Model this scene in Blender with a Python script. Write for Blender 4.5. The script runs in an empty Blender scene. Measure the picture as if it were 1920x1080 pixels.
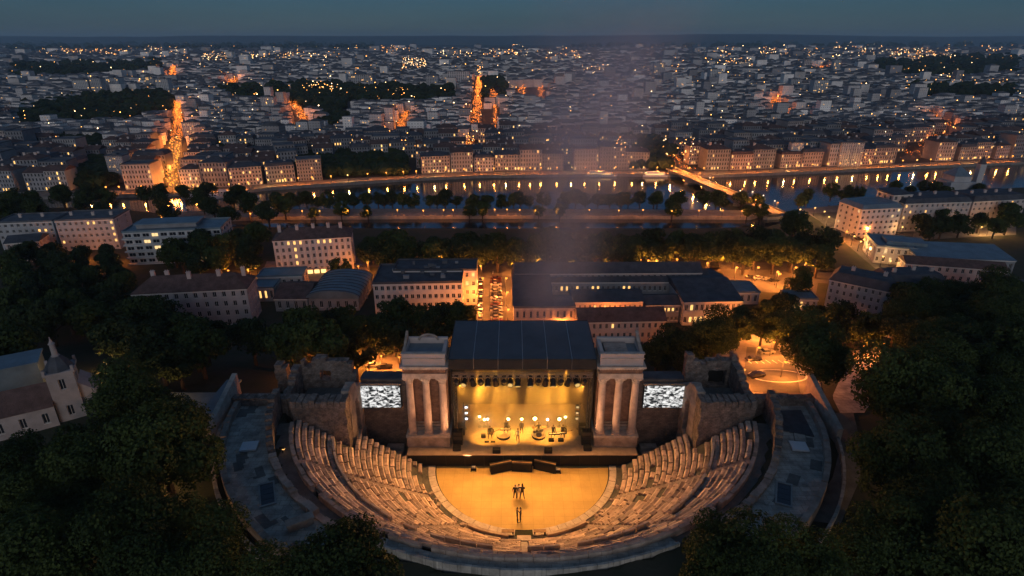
import bpy, bmesh, math, random
from mathutils import Vector, Matrix, Euler, noise
PI = math.pi
R = math.radians
rnd = random.Random(7)
S = bpy.context.scene
C = S.collection

# ------------------------------------------------------------------ camera
F, PITCH, CAMZ = 1100.0, R(22.8), 50.0
cam = bpy.data.cameras.new('camera')
cam.sensor_width = 36.0
cam.lens = F / 1920 * 36
cam.clip_start = 0.5
cam.clip_end = 40000
co = bpy.data.objects.new('camera', cam)
co.location = (0, 0, CAMZ)
co.rotation_euler = (R(90) - PITCH, 0, 0)
C.objects.link(co)
S.camera = co

# ------------------------------------------------------------------ sky, dusk glow, exposure
W = bpy.data.worlds.new('World')
S.world = W
W.use_nodes = True
wn = W.node_tree.nodes
bg = wn['Background']
sky = wn.new('ShaderNodeTexSky')
sky.sky_type = 'NISHITA'
sky.sun_disc = False
sky.sun_elevation = R(2.5)
sky.sun_rotation = R(180)          # the sun has set behind the camera
sky.altitude = 200
sky.air_density = 1.0
sky.dust_density = 0.5
sky.ozone_density = 5.5
# the evening sky: fading horizon light plus the even blue of the high sky
sm = wn.new('ShaderNodeMix'); sm.data_type = 'RGBA'; sm.blend_type = 'ADD'; sm.inputs[0].default_value = 1.0; sm.clamp_result = False
sm.inputs[7].default_value = (.16, .35, .56, 1)
tn = wn.new('ShaderNodeMix'); tn.data_type = 'RGBA'; tn.blend_type = 'MULTIPLY'; tn.inputs[0].default_value = 1.0; tn.inputs[7].default_value = (.38, .48, .52, 1)
W.node_tree.links.new(sky.outputs[0], tn.inputs[6]); W.node_tree.links.new(tn.outputs[2], sm.inputs[6])
tcw = wn.new('ShaderNodeTexCoord'); mpw = wn.new('ShaderNodeMapping'); mpw.inputs['Scale'].default_value = (1.5, 1.5, 14)
nzw = wn.new('ShaderNodeTexNoise'); nzw.inputs['Scale'].default_value = 1.6; nzw.inputs['Detail'].default_value = 4
rpw = wn.new('ShaderNodeValToRGB'); rpw.color_ramp.elements[0].position = .3; rpw.color_ramp.elements[1].position = .7
rpw.color_ramp.elements[0].color = (.15, .30, .48, 1); rpw.color_ramp.elements[1].color = (.23, .39, .57, 1)
W.node_tree.links.new(tcw.outputs['Generated'], mpw.inputs[0]); W.node_tree.links.new(mpw.outputs[0], nzw.inputs['Vector']); W.node_tree.links.new(nzw.outputs[0], rpw.inputs[0]); W.node_tree.links.new(rpw.outputs[0], sm.inputs[7])
W.node_tree.links.new(sm.outputs[2], bg.inputs[0])
bg.inputs[1].default_value = 0.05
sun = bpy.data.lights.new('sun', 'SUN')
sun.energy = 0.22
sun.angle = R(40)
sun.color = (1.0, 0.97, 0.96)
so = bpy.data.objects.new('sun', sun)
so.rotation_euler = (R(76), 0, 0)
so.location = (0, -50, 90)
C.objects.link(so)
S.view_settings.view_transform = 'Standard'
S.view_settings.look = 'None'
S.view_settings.exposure = 1.5
S.view_settings.gamma = 1.0
S.view_settings.use_curve_mapping = False
cy = S.cycles
cy.max_bounces = 6
cy.diffuse_bounces = 3
cy.glossy_bounces = 3
cy.transmission_bounces = 3
cy.volume_bounces = 1
cy.transparent_max_bounces = 8
cy.sample_clamp_indirect = 3.0
cy.use_light_tree = True
cy.use_denoising = True
cy.caustics_reflective = False
cy.caustics_refractive = False
cy.volume_step_rate = 1.0
cy.volume_max_steps = 128

K = 1 / 2.83            # lamps are set for exposure 0, the photograph is exposed 1.5 stops brighter
# ------------------------------------------------------------------ pixel <-> place (photograph pixels, 1920 wide)
CP, SP = math.cos(PITCH), math.sin(PITCH)
XC, YC = 1.3, 60.5                     # centre of the orchestra circle
def at(px, py, z=0.0):
    a = (px - 960) / F; b = -(py - 540) / F
    d = Vector((a, CP + b * SP, -SP + b * CP))
    t = (z - CAMZ) / d.z
    return Vector((d.x * t, d.y * t, z))
def proj(x, y, z):
    dz = z - CAMZ
    Z = y * CP - dz * SP
    if Z < 0.1: return (-9999, -9999, Z)
    return (960 + F * x / Z, 540 - F * (y * SP + dz * CP) / Z, Z)
def sstep(a, b, v):
    t = max(0.0, min(1.0, (v - a) / (b - a)))
    return t * t * (3 - 2 * t)
def hz(x, y):
    """height of the ground: flat town, a slope round the theatre"""
    if y > 110: return 0.0
    r = math.hypot(x - XC, (y - YC) / .875) if y < YC else abs(x - XC)
    s = sstep(25.5, 28.2, r)
    n = noise.noise(Vector((x * .06, y * .06, 3.1))) * .8
    return s * (9.0 * (1 - sstep(58, 102, y)) + n * (1 - sstep(70, 108, y)))
def atg(px, py, dz=0.0):
    z = 0.0
    for _ in range(8):
        p = at(px, py, z + dz)
        z = hz(p.x, p.y)
    return Vector((p.x, p.y, z))
def inpoly(x, y, poly):
    c = False; j = len(poly) - 1
    for i in range(len(poly)):
        xi, yi = poly[i]; xj, yj = poly[j]
        if (yi > y) != (yj > y) and x < (xj - xi) * (y - yi) / (yj - yi) + xi: c = not c
        j = i
    return c

# ------------------------------------------------------------------ materials
M = {}
def mat(name, col, rough=.8, var=.25, scale=1.0, bump=0.0, bscale=None, metal=0.0, col2=None, spec=.3, detail=4):
    m = bpy.data.materials.new(name); m.use_nodes = True
    nt = m.node_tree; n = nt.nodes; L = nt.links
    b = n['Principled BSDF']
    b.inputs['Roughness'].default_value = rough
    b.inputs['Metallic'].default_value = metal
    b.inputs['Specular IOR Level'].default_value = spec
    if var > 0 or col2:
        g = n.new('ShaderNodeNewGeometry')
        t = n.new('ShaderNodeTexNoise'); t.inputs['Scale'].default_value = scale; t.inputs['Detail'].default_value = detail
        t.inputs['Roughness'].default_value = .65
        L.new(g.outputs['Position'], t.inputs['Vector'])
        r = n.new('ShaderNodeValToRGB')
        c2 = col2 or tuple(c * (1 - var) for c in col)
        c1 = col if col2 else tuple(min(1, c * (1 + var)) for c in col)
        r.color_ramp.elements[0].position = .32; r.color_ramp.elements[1].position = .68
        r.color_ramp.elements[0].color = (*c2, 1); r.color_ramp.elements[1].color = (*c1, 1)
        L.new(t.outputs[0], r.inputs[0]); L.new(r.outputs[0], b.inputs['Base Color'])
        if bump > 0:
            t2 = n.new('ShaderNodeTexNoise'); t2.inputs['Scale'].default_value = bscale or scale * 3; t2.inputs['Detail'].default_value = 5
            L.new(g.outputs['Position'], t2.inputs['Vector'])
            bp = n.new('ShaderNodeBump'); bp.inputs['Strength'].default_value = bump; bp.inputs['Distance'].default_value = .12
            L.new(t2.outputs[0], bp.inputs['Height']); L.new(bp.outputs[0], b.inputs['Normal'])
    else:
        b.inputs['Base Color'].default_value = (*col, 1)
    M[name] = m
    return m
def emat(name, col, strength, sample=True, rand=0.0):
    strength *= K
    m = bpy.data.materials.new(name); m.use_nodes = True
    nt = m.node_tree; n = nt.nodes
    n.remove(n['Principled BSDF'])
    e = n.new('ShaderNodeEmission'); e.inputs[0].default_value = (*col, 1); e.inputs[1].default_value = strength
    if rand > 0:      # each lamp or window of the mass has its own brightness
        g = n.new('ShaderNodeNewGeometry'); mp = n.new('ShaderNodeMapRange')
        mp.inputs[3].default_value = strength * (1 - rand); mp.inputs[4].default_value = strength * (1 + rand)
        nt.links.new(g.outputs['Random Per Island'], mp.inputs[0]); nt.links.new(mp.outputs[0], e.inputs[1])
    nt.links.new(e.outputs[0], n['Material Output'].inputs[0])
    if not sample: m.cycles.emission_sampling = 'NONE'
    M[name] = m
    return m
mat('stone', (.36, .28, .225), .9, .35, .9, .6, 5)
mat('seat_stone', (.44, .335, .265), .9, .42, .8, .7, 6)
mat('seat_edge', (.57, .45, .36), .85, .25, 1.2, .4, 6)  # worn front edge, lightened further to paint the shade lines between seat rows
def block_tone(name):
    m = M[name]; nt = m.node_tree; n = nt.nodes; L = nt.links
    g = n.new('ShaderNodeNewGeometry'); oi = n.new('ShaderNodeObjectInfo'); ad = n.new('ShaderNodeMath'); ad.operation = 'ADD'; fr = n.new('ShaderNodeMath'); fr.operation = 'FRACT'
    L.new(g.outputs['Random Per Island'], ad.inputs[0]); L.new(oi.outputs['Random'], ad.inputs[1]); L.new(ad.outputs[0], fr.inputs[0])
    rp = n.new('ShaderNodeValToRGB'); rp.color_ramp.elements[0].color = (.62, .62, .66, 1); rp.color_ramp.elements[1].color = (1.25, 1.2, 1.15, 1); L.new(fr.outputs[0], rp.inputs[0])
    b = n['Principled BSDF']; src = b.inputs['Base Color'].links[0].from_socket
    mx = n.new('ShaderNodeMix'); mx.data_type = 'RGBA'; mx.blend_type = 'MULTIPLY'; mx.inputs[0].default_value = 1
    L.new(src, mx.inputs[6]); L.new(rp.outputs[0], mx.inputs[7]); L.new(mx.outputs[2], b.inputs['Base Color'])
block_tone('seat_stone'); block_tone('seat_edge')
mat('pale_stone', (.46, .385, .32), .85, .25, 1.2, .4, 6)
mat('column_stone', (.50, .38, .30), .8, .22, .8, .35, 4)
mat('ruin', (.25, .195, .16), .95, .45, 1.6, .9, 4)
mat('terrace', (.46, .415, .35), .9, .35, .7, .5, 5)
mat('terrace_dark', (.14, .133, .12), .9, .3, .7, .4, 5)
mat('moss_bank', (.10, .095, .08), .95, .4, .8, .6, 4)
mat('scaffold', (.05, .05, .05), .5, 0, metal=.6)
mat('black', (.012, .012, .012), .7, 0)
mat('black_gloss', (.02, .02, .02), .35, 0)
mat('stage_floor', (.34, .25, .17), .6, .15, 1.5, .1)
mat('roof_fabric', (.075, .085, .10), .6, .15, .5, .15, 2)
mat('drape', (.03, .028, .026), .9, .2, 2)
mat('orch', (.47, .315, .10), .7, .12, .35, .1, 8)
mat('plaster', (.52, .48, .46), .9, .13, .35, .15, 4)
mat('plaster_pink', (.50, .41, .37), .9, .14, .35, .15, 4)
mat('plaster_grey', (.40, .39, .39), .9, .15, .3, .15, 4)
mat('plaster_dark', (.25, .245, .25), .9, .2, .3, .15, 4)
mat('concrete', (.50, .49, .48), .85, .12, .4, .1)
mat('church_wall', (.30, .26, .25), .9, .2, .5, .2, 4)
mat('trim', (.58, .54, .50), .8, .08, 1)
mat('tiles', (.115, .070, .060), .9, .35, .8, .6, 9)
mat('slate', (.065, .068, .078), .8, .3, .6, .3, 6)
mat('metal_roof', (.17, .22, .25), .5, .2, .4, .1, metal=.3)
mat('flat_roof', (.11, .115, .125), .9, .3, .5, .2)
mat('pane', (.02, .023, .03), .12, 0, spec=.6)
mat('shutter', (.10, .11, .12), .8, .2, 2)
mat('asphalt', (.085, .080, .076), .85, .25, .5, .2, 8)
mat('paving', (.19, .17, .15), .85, .22, .6, .2, 6)
mat('paint', (.62, .61, .58), .7, .15, 2)
mat('kerb', (.30, .29, .27), .85, .2, 1)
mat('soil', (.055, .05, .035), 1, .4, .25, .5, 2, col2=(.03, .04, .018))
mat('quay_stone', (.22, .20, .18), .9, .25, .6, .4)
mat('bark', (.05, .038, .028), .95, .3, 4, .5)
mat('hill', (.035, .05, .04), 1, .3, .01)
mat('city_ground', (.05, .048, .046), .95, .3, .05)
mat('wood', (.25, .15, .08), .7, .25, 3)
mat('steel', (.45, .45, .46), .4, 0, metal=.9)
mat('white_paint', (.62, .63, .64), .5, .05, 2)
mat('skin', (.42, .26, .19), .6, 0)
mat('cloth_dark', (.025, .025, .03), .9, 0)
mat('cloth_mid', (.10, .09, .09), .9, 0)
mat('cloth_pale', (.42, .42, .42), .9, 0)
mat('hair', (.02, .014, .01), .8, 0)
mat('rubber', (.015, .015, .015), .8, 0)
for nm, c in (('car_black', (.015, .015, .018)), ('car_white', (.4, .4, .4)), ('car_grey', (.16, .165, .17)), ('car_red', (.07, .012, .012)), ('car_blue', (.03, .05, .12))):
    mat(nm, c, .3, 0, spec=.5)
emat('sodium', (1.0, .32, .045), 3.0)
emat('sodium_big', (1.0, .36, .055), 3.5)
emat('lamp_warm', (1.0, .52, .14), 3.5)
emat('lamp_white', (1.0, .78, .5), 3.0)
emat('win_warm', (1.0, .52, .15), 1.7, rand=.6)
emat('win_pale', (1.0, .66, .30), 1.2, rand=.5)
emat('shop', (1.0, .55, .18), 2.5)
emat('stage_lamp', (1.0, .62, .20), 70)
emat('spot_lens', (1.0, .62, .20), .8)
emat('stage_cool', (.85, .86, 1.0), 40)
emat('laptop', (.7, .8, 1.0), 5)
emat('head_light', (1.0, .9, .7), 20)
emat('tail_light', (1.0, .04, .02), 8)

def leaf_mat(name, c1, c2):
    m = bpy.data.materials.new(name); m.use_nodes = True
    nt = m.node_tree; n = nt.nodes; L = nt.links
    b = n['Principled BSDF']; b.inputs['Roughness'].default_value = .7; b.inputs['Specular IOR Level'].default_value = .15
    g = n.new('ShaderNodeNewGeometry'); oi = n.new('ShaderNodeObjectInfo')
    ad = n.new('ShaderNodeMath'); ad.operation = 'ADD'
    mu = n.new('ShaderNodeMath'); mu.operation = 'MULTIPLY'; mu.inputs[1].default_value = .5
    L.new(g.outputs['Random Per Island'], ad.inputs[0]); L.new(oi.outputs['Random'], ad.inputs[1]); L.new(ad.outputs[0], mu.inputs[0])
    r = n.new('ShaderNodeValToRGB')
    r.color_ramp.elements[0].position = .15; r.color_ramp.elements[1].position = .85
    r.color_ramp.elements[0].color = (*c1, 1); r.color_ramp.elements[1].color = (*c2, 1)
    L.new(mu.outputs[0], r.inputs[0]); L.new(r.outputs[0], b.inputs['Base Color'])
    t = n.new('ShaderNodeBsdfTranslucent'); L.new(r.outputs[0], t.inputs[0])
    mx = n.new('ShaderNodeMixShader'); mx.inputs[0].default_value = .25
    L.new(b.outputs[0], mx.inputs[1]); L.new(t.outputs[0], mx.inputs[2]); L.new(mx.outputs[0], n['Material Output'].inputs[0])
    M[name] = m
leaf_mat('leaf', (.020, .038, .011), (.066, .092, .024))
leaf_mat('leaf_dark', (.016, .030, .012), (.046, .070, .025))

# orchestra floor: large square sheets, joints drawn as fine relief
m = M['orch']; nt = m.node_tree; n = nt.nodes
g = n.new('ShaderNodeNewGeometry'); br = n.new('ShaderNodeTexBrick'); br.offset = 0
br.inputs['Scale'].default_value = 1.0; br.inputs['Brick Width'].default_value = 1.2; br.inputs['Row Height'].default_value = 1.2
br.inputs['Mortar Size'].default_value = .018
br.inputs['Color1'].default_value = (1, 1, 1, 1); br.inputs['Color2'].default_value = (.93, .93, .93, 1); br.inputs['Mortar'].default_value = (.72, .72, .72, 1)
nt.links.new(g.outputs['Position'], br.inputs['Vector'])
mx = n.new('ShaderNodeMix'); mx.data_type = 'RGBA'; mx.blend_type = 'MULTIPLY'; mx.inputs[0].default_value = 1
src = n['Principled BSDF'].inputs['Base Color'].links[0].from_socket
nt.links.new(src, mx.inputs[6]); nt.links.new(br.outputs[0], mx.inputs[7]); nt.links.new(mx.outputs[2], n['Principled BSDF'].inputs['Base Color'])

# courses of small stones / thin bricks on ruin and tower walls (too small to pick apart)
def add_courses(name, w, h, dark=.55, size=.02):
    m = M[name]; nt = m.node_tree; n = nt.nodes; L = nt.links
    g = n.new('ShaderNodeNewGeometry'); sp = n.new('ShaderNodeSeparateXYZ'); cb = n.new('ShaderNodeCombineXYZ')
    ad = n.new('ShaderNodeMath'); ad.operation = 'ADD'
    L.new(g.outputs['Position'], sp.inputs[0]); L.new(sp.outputs[0], ad.inputs[0]); L.new(sp.outputs[1], ad.inputs[1])
    L.new(ad.outputs[0], cb.inputs[0]); L.new(sp.outputs[2], cb.inputs[1])
    br = n.new('ShaderNodeTexBrick'); br.inputs['Scale'].default_value = 1
    br.inputs['Brick Width'].default_value = w; br.inputs['Row Height'].default_value = h; br.inputs['Mortar Size'].default_value = size
    br.inputs['Color1'].default_value = (1, 1, 1, 1); br.inputs['Color2'].default_value = (.72, .72, .74, 1); br.inputs['Mortar'].default_value = (dark, dark, dark, 1)
    L.new(cb.outputs[0], br.inputs['Vector'])
    b = n['Principled BSDF']; src = b.inputs['Base Color'].links[0].from_socket
    mx = n.new('ShaderNodeMix'); mx.data_type = 'RGBA'; mx.blend_type = 'MULTIPLY'; mx.inputs[0].default_value = 1
    L.new(src, mx.inputs[6]); L.new(br.outputs[0], mx.inputs[7]); L.new(mx.outputs[2], b.inputs['Base Color'])
add_courses('ruin', .42, .2)
def add_slabs(name, w, h, dark=.6):
    m = M[name]; nt = m.node_tree; n = nt.nodes; L = nt.links
    g = n.new('ShaderNodeNewGeometry'); br = n.new('ShaderNodeTexBrick'); br.inputs['Scale'].default_value = 1
    br.inputs['Brick Width'].default_value = w; br.inputs['Row Height'].default_value = h; br.inputs['Mortar Size'].default_value = .03
    br.inputs['Color1'].default_value = (1, 1, 1, 1); br.inputs['Color2'].default_value = (.70, .70, .72, 1); br.inputs['Mortar'].default_value = (dark, dark, dark, 1)
    L.new(g.outputs['Position'], br.inputs['Vector']); b = n['Principled BSDF']; src = b.inputs['Base Color'].links[0].from_socket
    mx = n.new('ShaderNodeMix'); mx.data_type = 'RGBA'; mx.blend_type = 'MULTIPLY'; mx.inputs[0].default_value = 1
    L.new(src, mx.inputs[6]); L.new(br.outputs[0], mx.inputs[7]); L.new(mx.outputs[2], b.inputs['Base Color'])
add_slabs('terrace', .95, .62)
mat('tower_brick', (.30, .17, .11), .9, .35, 1.1, .5, 6)
add_courses('tower_brick', .32, .11)
mat('screen_wall', (.20, .145, .115), .95, .3, .9, .5, 5)
add_courses('screen_wall', .5, .22)
mat('far_wall', (.66, .64, .62), .9, .3, .03)
def facade_windows(name):
    """rows of dark windows on buildings too far off for their windows to be picked apart"""
    m = M[name]; nt = m.node_tree; n = nt.nodes; L = nt.links
    g = n.new('ShaderNodeNewGeometry'); sp = n.new('ShaderNodeSeparateXYZ'); cb = n.new('ShaderNodeCombineXYZ')
    ad = n.new('ShaderNodeMath'); ad.operation = 'ADD'
    L.new(g.outputs['Position'], sp.inputs[0]); L.new(sp.outputs[0], ad.inputs[0]); L.new(sp.outputs[1], ad.inputs[1])
    L.new(ad.outputs[0], cb.inputs[0]); L.new(sp.outputs[2], cb.inputs[1])
    br = n.new('ShaderNodeTexBrick'); br.offset = 0; br.inputs['Scale'].default_value = 1
    br.inputs['Brick Width'].default_value = 1.5; br.inputs['Row Height'].default_value = 1.45; br.inputs['Mortar Size'].default_value = .5
    br.inputs['Mortar Smooth'].default_value = .1
    br.inputs['Color1'].default_value = (.35, .35, .38, 1); br.inputs['Color2'].default_value = (.5, .5, .52, 1); br.inputs['Mortar'].default_value = (1, 1, 1, 1)
    L.new(cb.outputs[0], br.inputs['Vector'])
    b = n['Principled BSDF']; src = b.inputs['Base Color'].links[0].from_socket
    mx = n.new('ShaderNodeMix'); mx.data_type = 'RGBA'; mx.blend_type = 'MULTIPLY'; mx.inputs[0].default_value = 1
    L.new(src, mx.inputs[6]); L.new(br.outputs[0], mx.inputs[7])
    ri = n.new('ShaderNodeMix'); ri.data_type = 'RGBA'; ri.blend_type = 'MULTIPLY'; ri.inputs[0].default_value = 1
    rp = n.new('ShaderNodeValToRGB'); rp.color_ramp.elements[0].color = (.35, .35, .38, 1); rp.color_ramp.elements[1].color = (1.5, 1.4, 1.3, 1)
    L.new(g.outputs['Random Per Island'], rp.inputs[0]); L.new(mx.outputs[2], ri.inputs[6]); L.new(rp.outputs[0], ri.inputs[7])
    L.new(ri.outputs[2], b.inputs['Base Color'])
facade_windows('far_wall')
mat('far_roof', (.12, .115, .115), .9, .5, .03, detail=6)

# water: dark, glossy, rippled
m = bpy.data.materials.new('water'); m.use_nodes = True; M['water'] = m
nt = m.node_tree; n = nt.nodes
b = n['Principled BSDF']; b.inputs['Base Color'].default_value = (.012, .02, .025, 1); b.inputs['Roughness'].default_value = .10; b.inputs['Specular IOR Level'].default_value = .6
g = n.new('ShaderNodeNewGeometry'); t = n.new('ShaderNodeTexNoise'); t.inputs['Scale'].default_value = 1.1; t.inputs['Detail'].default_value = 3
nt.links.new(g.outputs['Position'], t.inputs['Vector'])
bp = n.new('ShaderNodeBump'); bp.inputs['Strength'].default_value = .25; bp.inputs['Distance'].default_value = .12
nt.links.new(t.outputs[0], bp.inputs['Height']); nt.links.new(bp.outputs[0], b.inputs['Normal'])

# video screens: a black and white crowd picture
m = bpy.data.materials.new('screen'); m.use_nodes = True; M['screen'] = m
nt = m.node_tree; n = nt.nodes; n.remove(n['Principled BSDF'])
tc = n.new('ShaderNodeTexCoord')
mp = n.new('ShaderNodeMapping'); mp.inputs['Scale'].default_value = (1.0, 1.0, 1.7)
t = n.new('ShaderNodeTexNoise'); t.inputs['Scale'].default_value = 1.7; t.inputs['Detail'].default_value = 4; t.inputs['Roughness'].default_value = .6; t.inputs['Distortion'].default_value = .6
r = n.new('ShaderNodeValToRGB')
r.color_ramp.elements[0].position = .44; r.color_ramp.elements[0].color = (.02, .02, .022, 1)
r.color_ramp.elements[1].position = .60; r.color_ramp.elements[1].color = (1, .99, .97, 1)
e = n.new('ShaderNodeEmission'); e.inputs[1].default_value = 1.05 * K
gp = n.new('ShaderNodeNewGeometry'); nt.links.new(gp.outputs['Position'], mp.inputs[0]); nt.links.new(mp.outputs[0], t.inputs['Vector']); nt.links.new(t.outputs[0], r.inputs[0])
nt.links.new(r.outputs[0], e.inputs[0]); nt.links.new(e.outputs[0], n['Material Output'].inputs[0])

# ------------------------------------------------------------------ mesh helpers
class MB:
    def __init__(s): s.v = []; s.f = []; s.mi = []
    def add(s, vs, fs, mi=0):
        o = len(s.v); s.v += [tuple(p) for p in vs]
        for f in fs: s.f.append(tuple(i + o for i in f)); s.mi.append(mi)
    def box(s, x0, y0, z0, x1, y1, z1, mi=0):
        s.add([(x0, y0, z0), (x1, y0, z0), (x1, y1, z0), (x0, y1, z0), (x0, y0, z1), (x1, y0, z1), (x1, y1, z1), (x0, y1, z1)],
              [(0, 3, 2, 1), (4, 5, 6, 7), (0, 1, 5, 4), (1, 2, 6, 5), (2, 3, 7, 6), (3, 0, 4, 7)], mi)
    def hexa(s, b, t, mi=0):
        s.add(list(b) + list(t), [(0, 3, 2, 1), (4, 5, 6, 7), (0, 1, 5, 4), (1, 2, 6, 5), (2, 3, 7, 6), (3, 0, 4, 7)], mi)
    def prism(s, pts, z0, z1, mi=0):
        n = len(pts)
        a = sum(pts[i][0] * pts[(i + 1) % n][1] - pts[(i + 1) % n][0] * pts[i][1] for i in range(n))
        if a < 0: pts = pts[::-1]
        s.add([(p[0], p[1], z0) for p in pts] + [(p[0], p[1], z1) for p in pts],
              [tuple(range(n - 1, -1, -1)), tuple(range(n, 2 * n))] + [(i, (i + 1) % n, n + (i + 1) % n, n + i) for i in range(n)], mi)
    def tube(s, a, b, r0, r1=None, n=6, mi=0, cap=True):
        r1 = r0 if r1 is None else r1
        a = Vector(a); b = Vector(b); d = (b - a)
        if d.length < 1e-6: return
        q = d.to_track_quat('Z', 'Y')
        vs = []
        for p, r in ((a, r0), (b, r1)):
            for i in range(n):
                t = 2 * PI * i / n
                vs.append(p + q @ Vector((r * math.cos(t), r * math.sin(t), 0)))
        fs = [(i, (i + 1) % n, n + (i + 1) % n, n + i) for i in range(n)]
        if cap: fs += [tuple(range(n - 1, -1, -1)), tuple(range(n, 2 * n))]
        s.add(vs, fs, mi)
    def lathe(s, prof, n=12, c=(0, 0, 0), mi=0):
        vs = []; fs = []
        for r, z in prof:
            for i in range(n):
                t = 2 * PI * i / n
                vs.append((c[0] + r * math.cos(t), c[1] + r * math.sin(t), c[2] + z))
        for k in range(len(prof) - 1):
            for i in range(n):
                j = (i + 1) % n
                fs.append((k * n + i, k * n + j, (k + 1) * n + j, (k + 1) * n + i))
        fs.append(tuple(range(n - 1, -1, -1))); fs.append(tuple((len(prof) - 1) * n + i for i in range(n)))
        s.add(vs, fs, mi)
    def octa(s, c, r, mi=0):
        x, y, z = c
        s.add([(x + r, y, z), (x - r, y, z), (x, y + r, z), (x, y - r, z), (x, y, z + r), (x, y, z - r)],
              [(0, 2, 4), (2, 1, 4), (1, 3, 4), (3, 0, 4), (2, 0, 5), (1, 2, 5), (3, 1, 5), (0, 3, 5)], mi)
    def mesh(s, name, mats, smooth=False):
        me = bpy.data.meshes.new(name)
        me.from_pydata(s.v, [], s.f)
        if not isinstance(mats, (list, tuple)): mats = [mats]
        for m_ in mats: me.materials.append(M[m_])
        if len(mats) > 1: me.polygons.foreach_set('material_index', s.mi)
        if smooth: me.polygons.foreach_set('use_smooth', [True] * len(s.f))
        me.update()
        return me
    def build(s, name, mats, parent=None, smooth=False):
        return link(name, s.mesh(name, mats, smooth), parent)
def link(name, data, parent=None, loc=None, rz=None):
    o = bpy.data.objects.new(name, data); C.objects.link(o)
    if parent: o.parent = parent
    if loc is not None: o.location = loc
    if rz is not None: o.rotation_euler = (0, 0, rz)
    return o
def tag(o, label=None, cat=None, group=None, kind=None):
    if label: o['label'] = label
    if cat: o['category'] = cat
    if group: o['group'] = group
    if kind or cat: o['kind'] = kind or 'thing'
    return o
def thing(name, label, cat, loc=(0, 0, 0), rz=0, group=None):
    return tag(link(name, None, None, loc, rz), label, cat, group)
KIDS = {}
def kids(o):
    if o.name not in KIDS: KIDS[o.name] = list(o.children)
    return KIDS[o.name]
def copy_tree(o, parent=None):
    c = o.copy(); C.objects.link(c); c.parent = parent
    for ch in kids(o): copy_tree(ch, c)
    return c
def ordinal(i): return ['first', 'second', 'third', 'fourth', 'fifth', 'sixth', 'seventh', 'eighth', 'ninth', 'tenth', 'eleventh', 'twelfth', 'thirteenth', 'fourteenth', 'fifteenth', 'sixteenth', 'seventeenth', 'eighteenth', 'nineteenth', 'twentieth'][i]

# ================================================================== GROUND, WATER
def P2(px, py): 
    p = at(px, py, 0); return (p.x, p.y)
far_bank = [P2(*q) for q in ((-900, 385), (-300, 375), (190, 366), (430, 360), (500, 352), (620, 344), (760, 335), (900, 329), (1160, 326), (1340, 328), (1500, 322), (1700, 313), (1905, 304), (2300, 290), (3000, 262))]
isl = [P2(*q) for q in ((330, 397), (505, 392), (900, 391), (1300, 393), (1408, 395), (1422, 402), (1408, 406), (1300, 405), (900, 404), (505, 406), (330, 412))]
near_bank = [P2(*q) for q in ((3000, 330), (2300, 340), (1905, 352), (1700, 366), (1580, 388), (1490, 412), (1440, 425), (1300, 428), (900, 428), (600, 428), (430, 424), (300, 400), (190, 388), (-300, 396), (-900, 405))]
WATER_Z = -1.1
g = MB()
# sheet with the slope (near part), then the near town up to the bank, the island, and the far plain out to the horizon
nx, ny = 300, 110
X0, X1, Y0, Y1 = -150, 150, 4, 114
for j in range(ny + 1):
    for i in range(nx + 1):
        x = X0 + (X1 - X0) * i / nx; y = Y0 + (Y1 - Y0) * j / ny
        g.v.append((x, y, hz(x, y) ))
for j in range(ny):
    for i in range(nx):
        a = j * (nx + 1) + i
        g.f.append((a, a + 1, a + nx + 2, a + nx + 1)); g.mi.append(0)
def strip_to(poly, y):
    pts = [(p[0], p[1], 0) for p in poly] + [(poly[-1][0], y, 0), (poly[0][0], y, 0)]
    return pts
nb = near_bank[::-1]      # left to right
for i in range(len(nb) - 1):
    (xa, ya), (xb, yb) = nb[i], nb[i + 1]
    g.add([(xa, 113.9, 0), (xb, 113.9, 0), (xb, yb, 0), (xa, ya, 0)], [(0, 1, 2, 3)])
    g.add([(xa, ya, 0), (xb, yb, 0), (xb, yb, -3), (xa, ya, -3)], [(3, 2, 1, 0)], 1)
for sx in (-1, 1):
    g.add([(sx * 149, -20, 0), (sx * 1500, -20, 0), (sx * 1500, 113.9, 0), (sx * 149, 113.9, 0)], [(0, 1, 2, 3) if sx > 0 else (3, 2, 1, 0)])
for i in range(len(far_bank) - 1):
    (xa, ya), (xb, yb) = far_bank[i], far_bank[i + 1]
    k = 14000 / 300
    g.add([(xa, ya, 0), (xb, yb, 0), (xb * 14, 4200, 0), (xa * 14, 4200, 0)], [(0, 1, 2, 3)], 2)
    g.add([(xa * 14, 4200, 0), (xb * 14, 4200, 0), (xb * 30, 9500, 0), (xa * 30, 9500, 0)], [(0, 1, 2, 3)], 2)
    g.add([(xa, ya, 0), (xb, yb, 0), (xb, yb, -3), (xa, ya, -3)], [(0, 3, 2, 1)], 1)
g.prism(isl, -3, 0, 1)
go = tag(g.build('ground', ['soil', 'quay_stone', 'city_ground']), 'dark soil and grass under the trees', None, None, 'structure')
w = MB(); w.add([(-900, 60, WATER_Z), (900, 60, WATER_Z), (900, 420, WATER_Z), (-900, 420, WATER_Z)], [(0, 1, 2, 3)])
w.v = [(-900, 118, WATER_Z), (900, 118, WATER_Z), (900, 420, WATER_Z), (-900, 420, WATER_Z)]
tag(w.build('water', 'water'), 'dark river with lamp reflections', None, None, 'structure')

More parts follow.
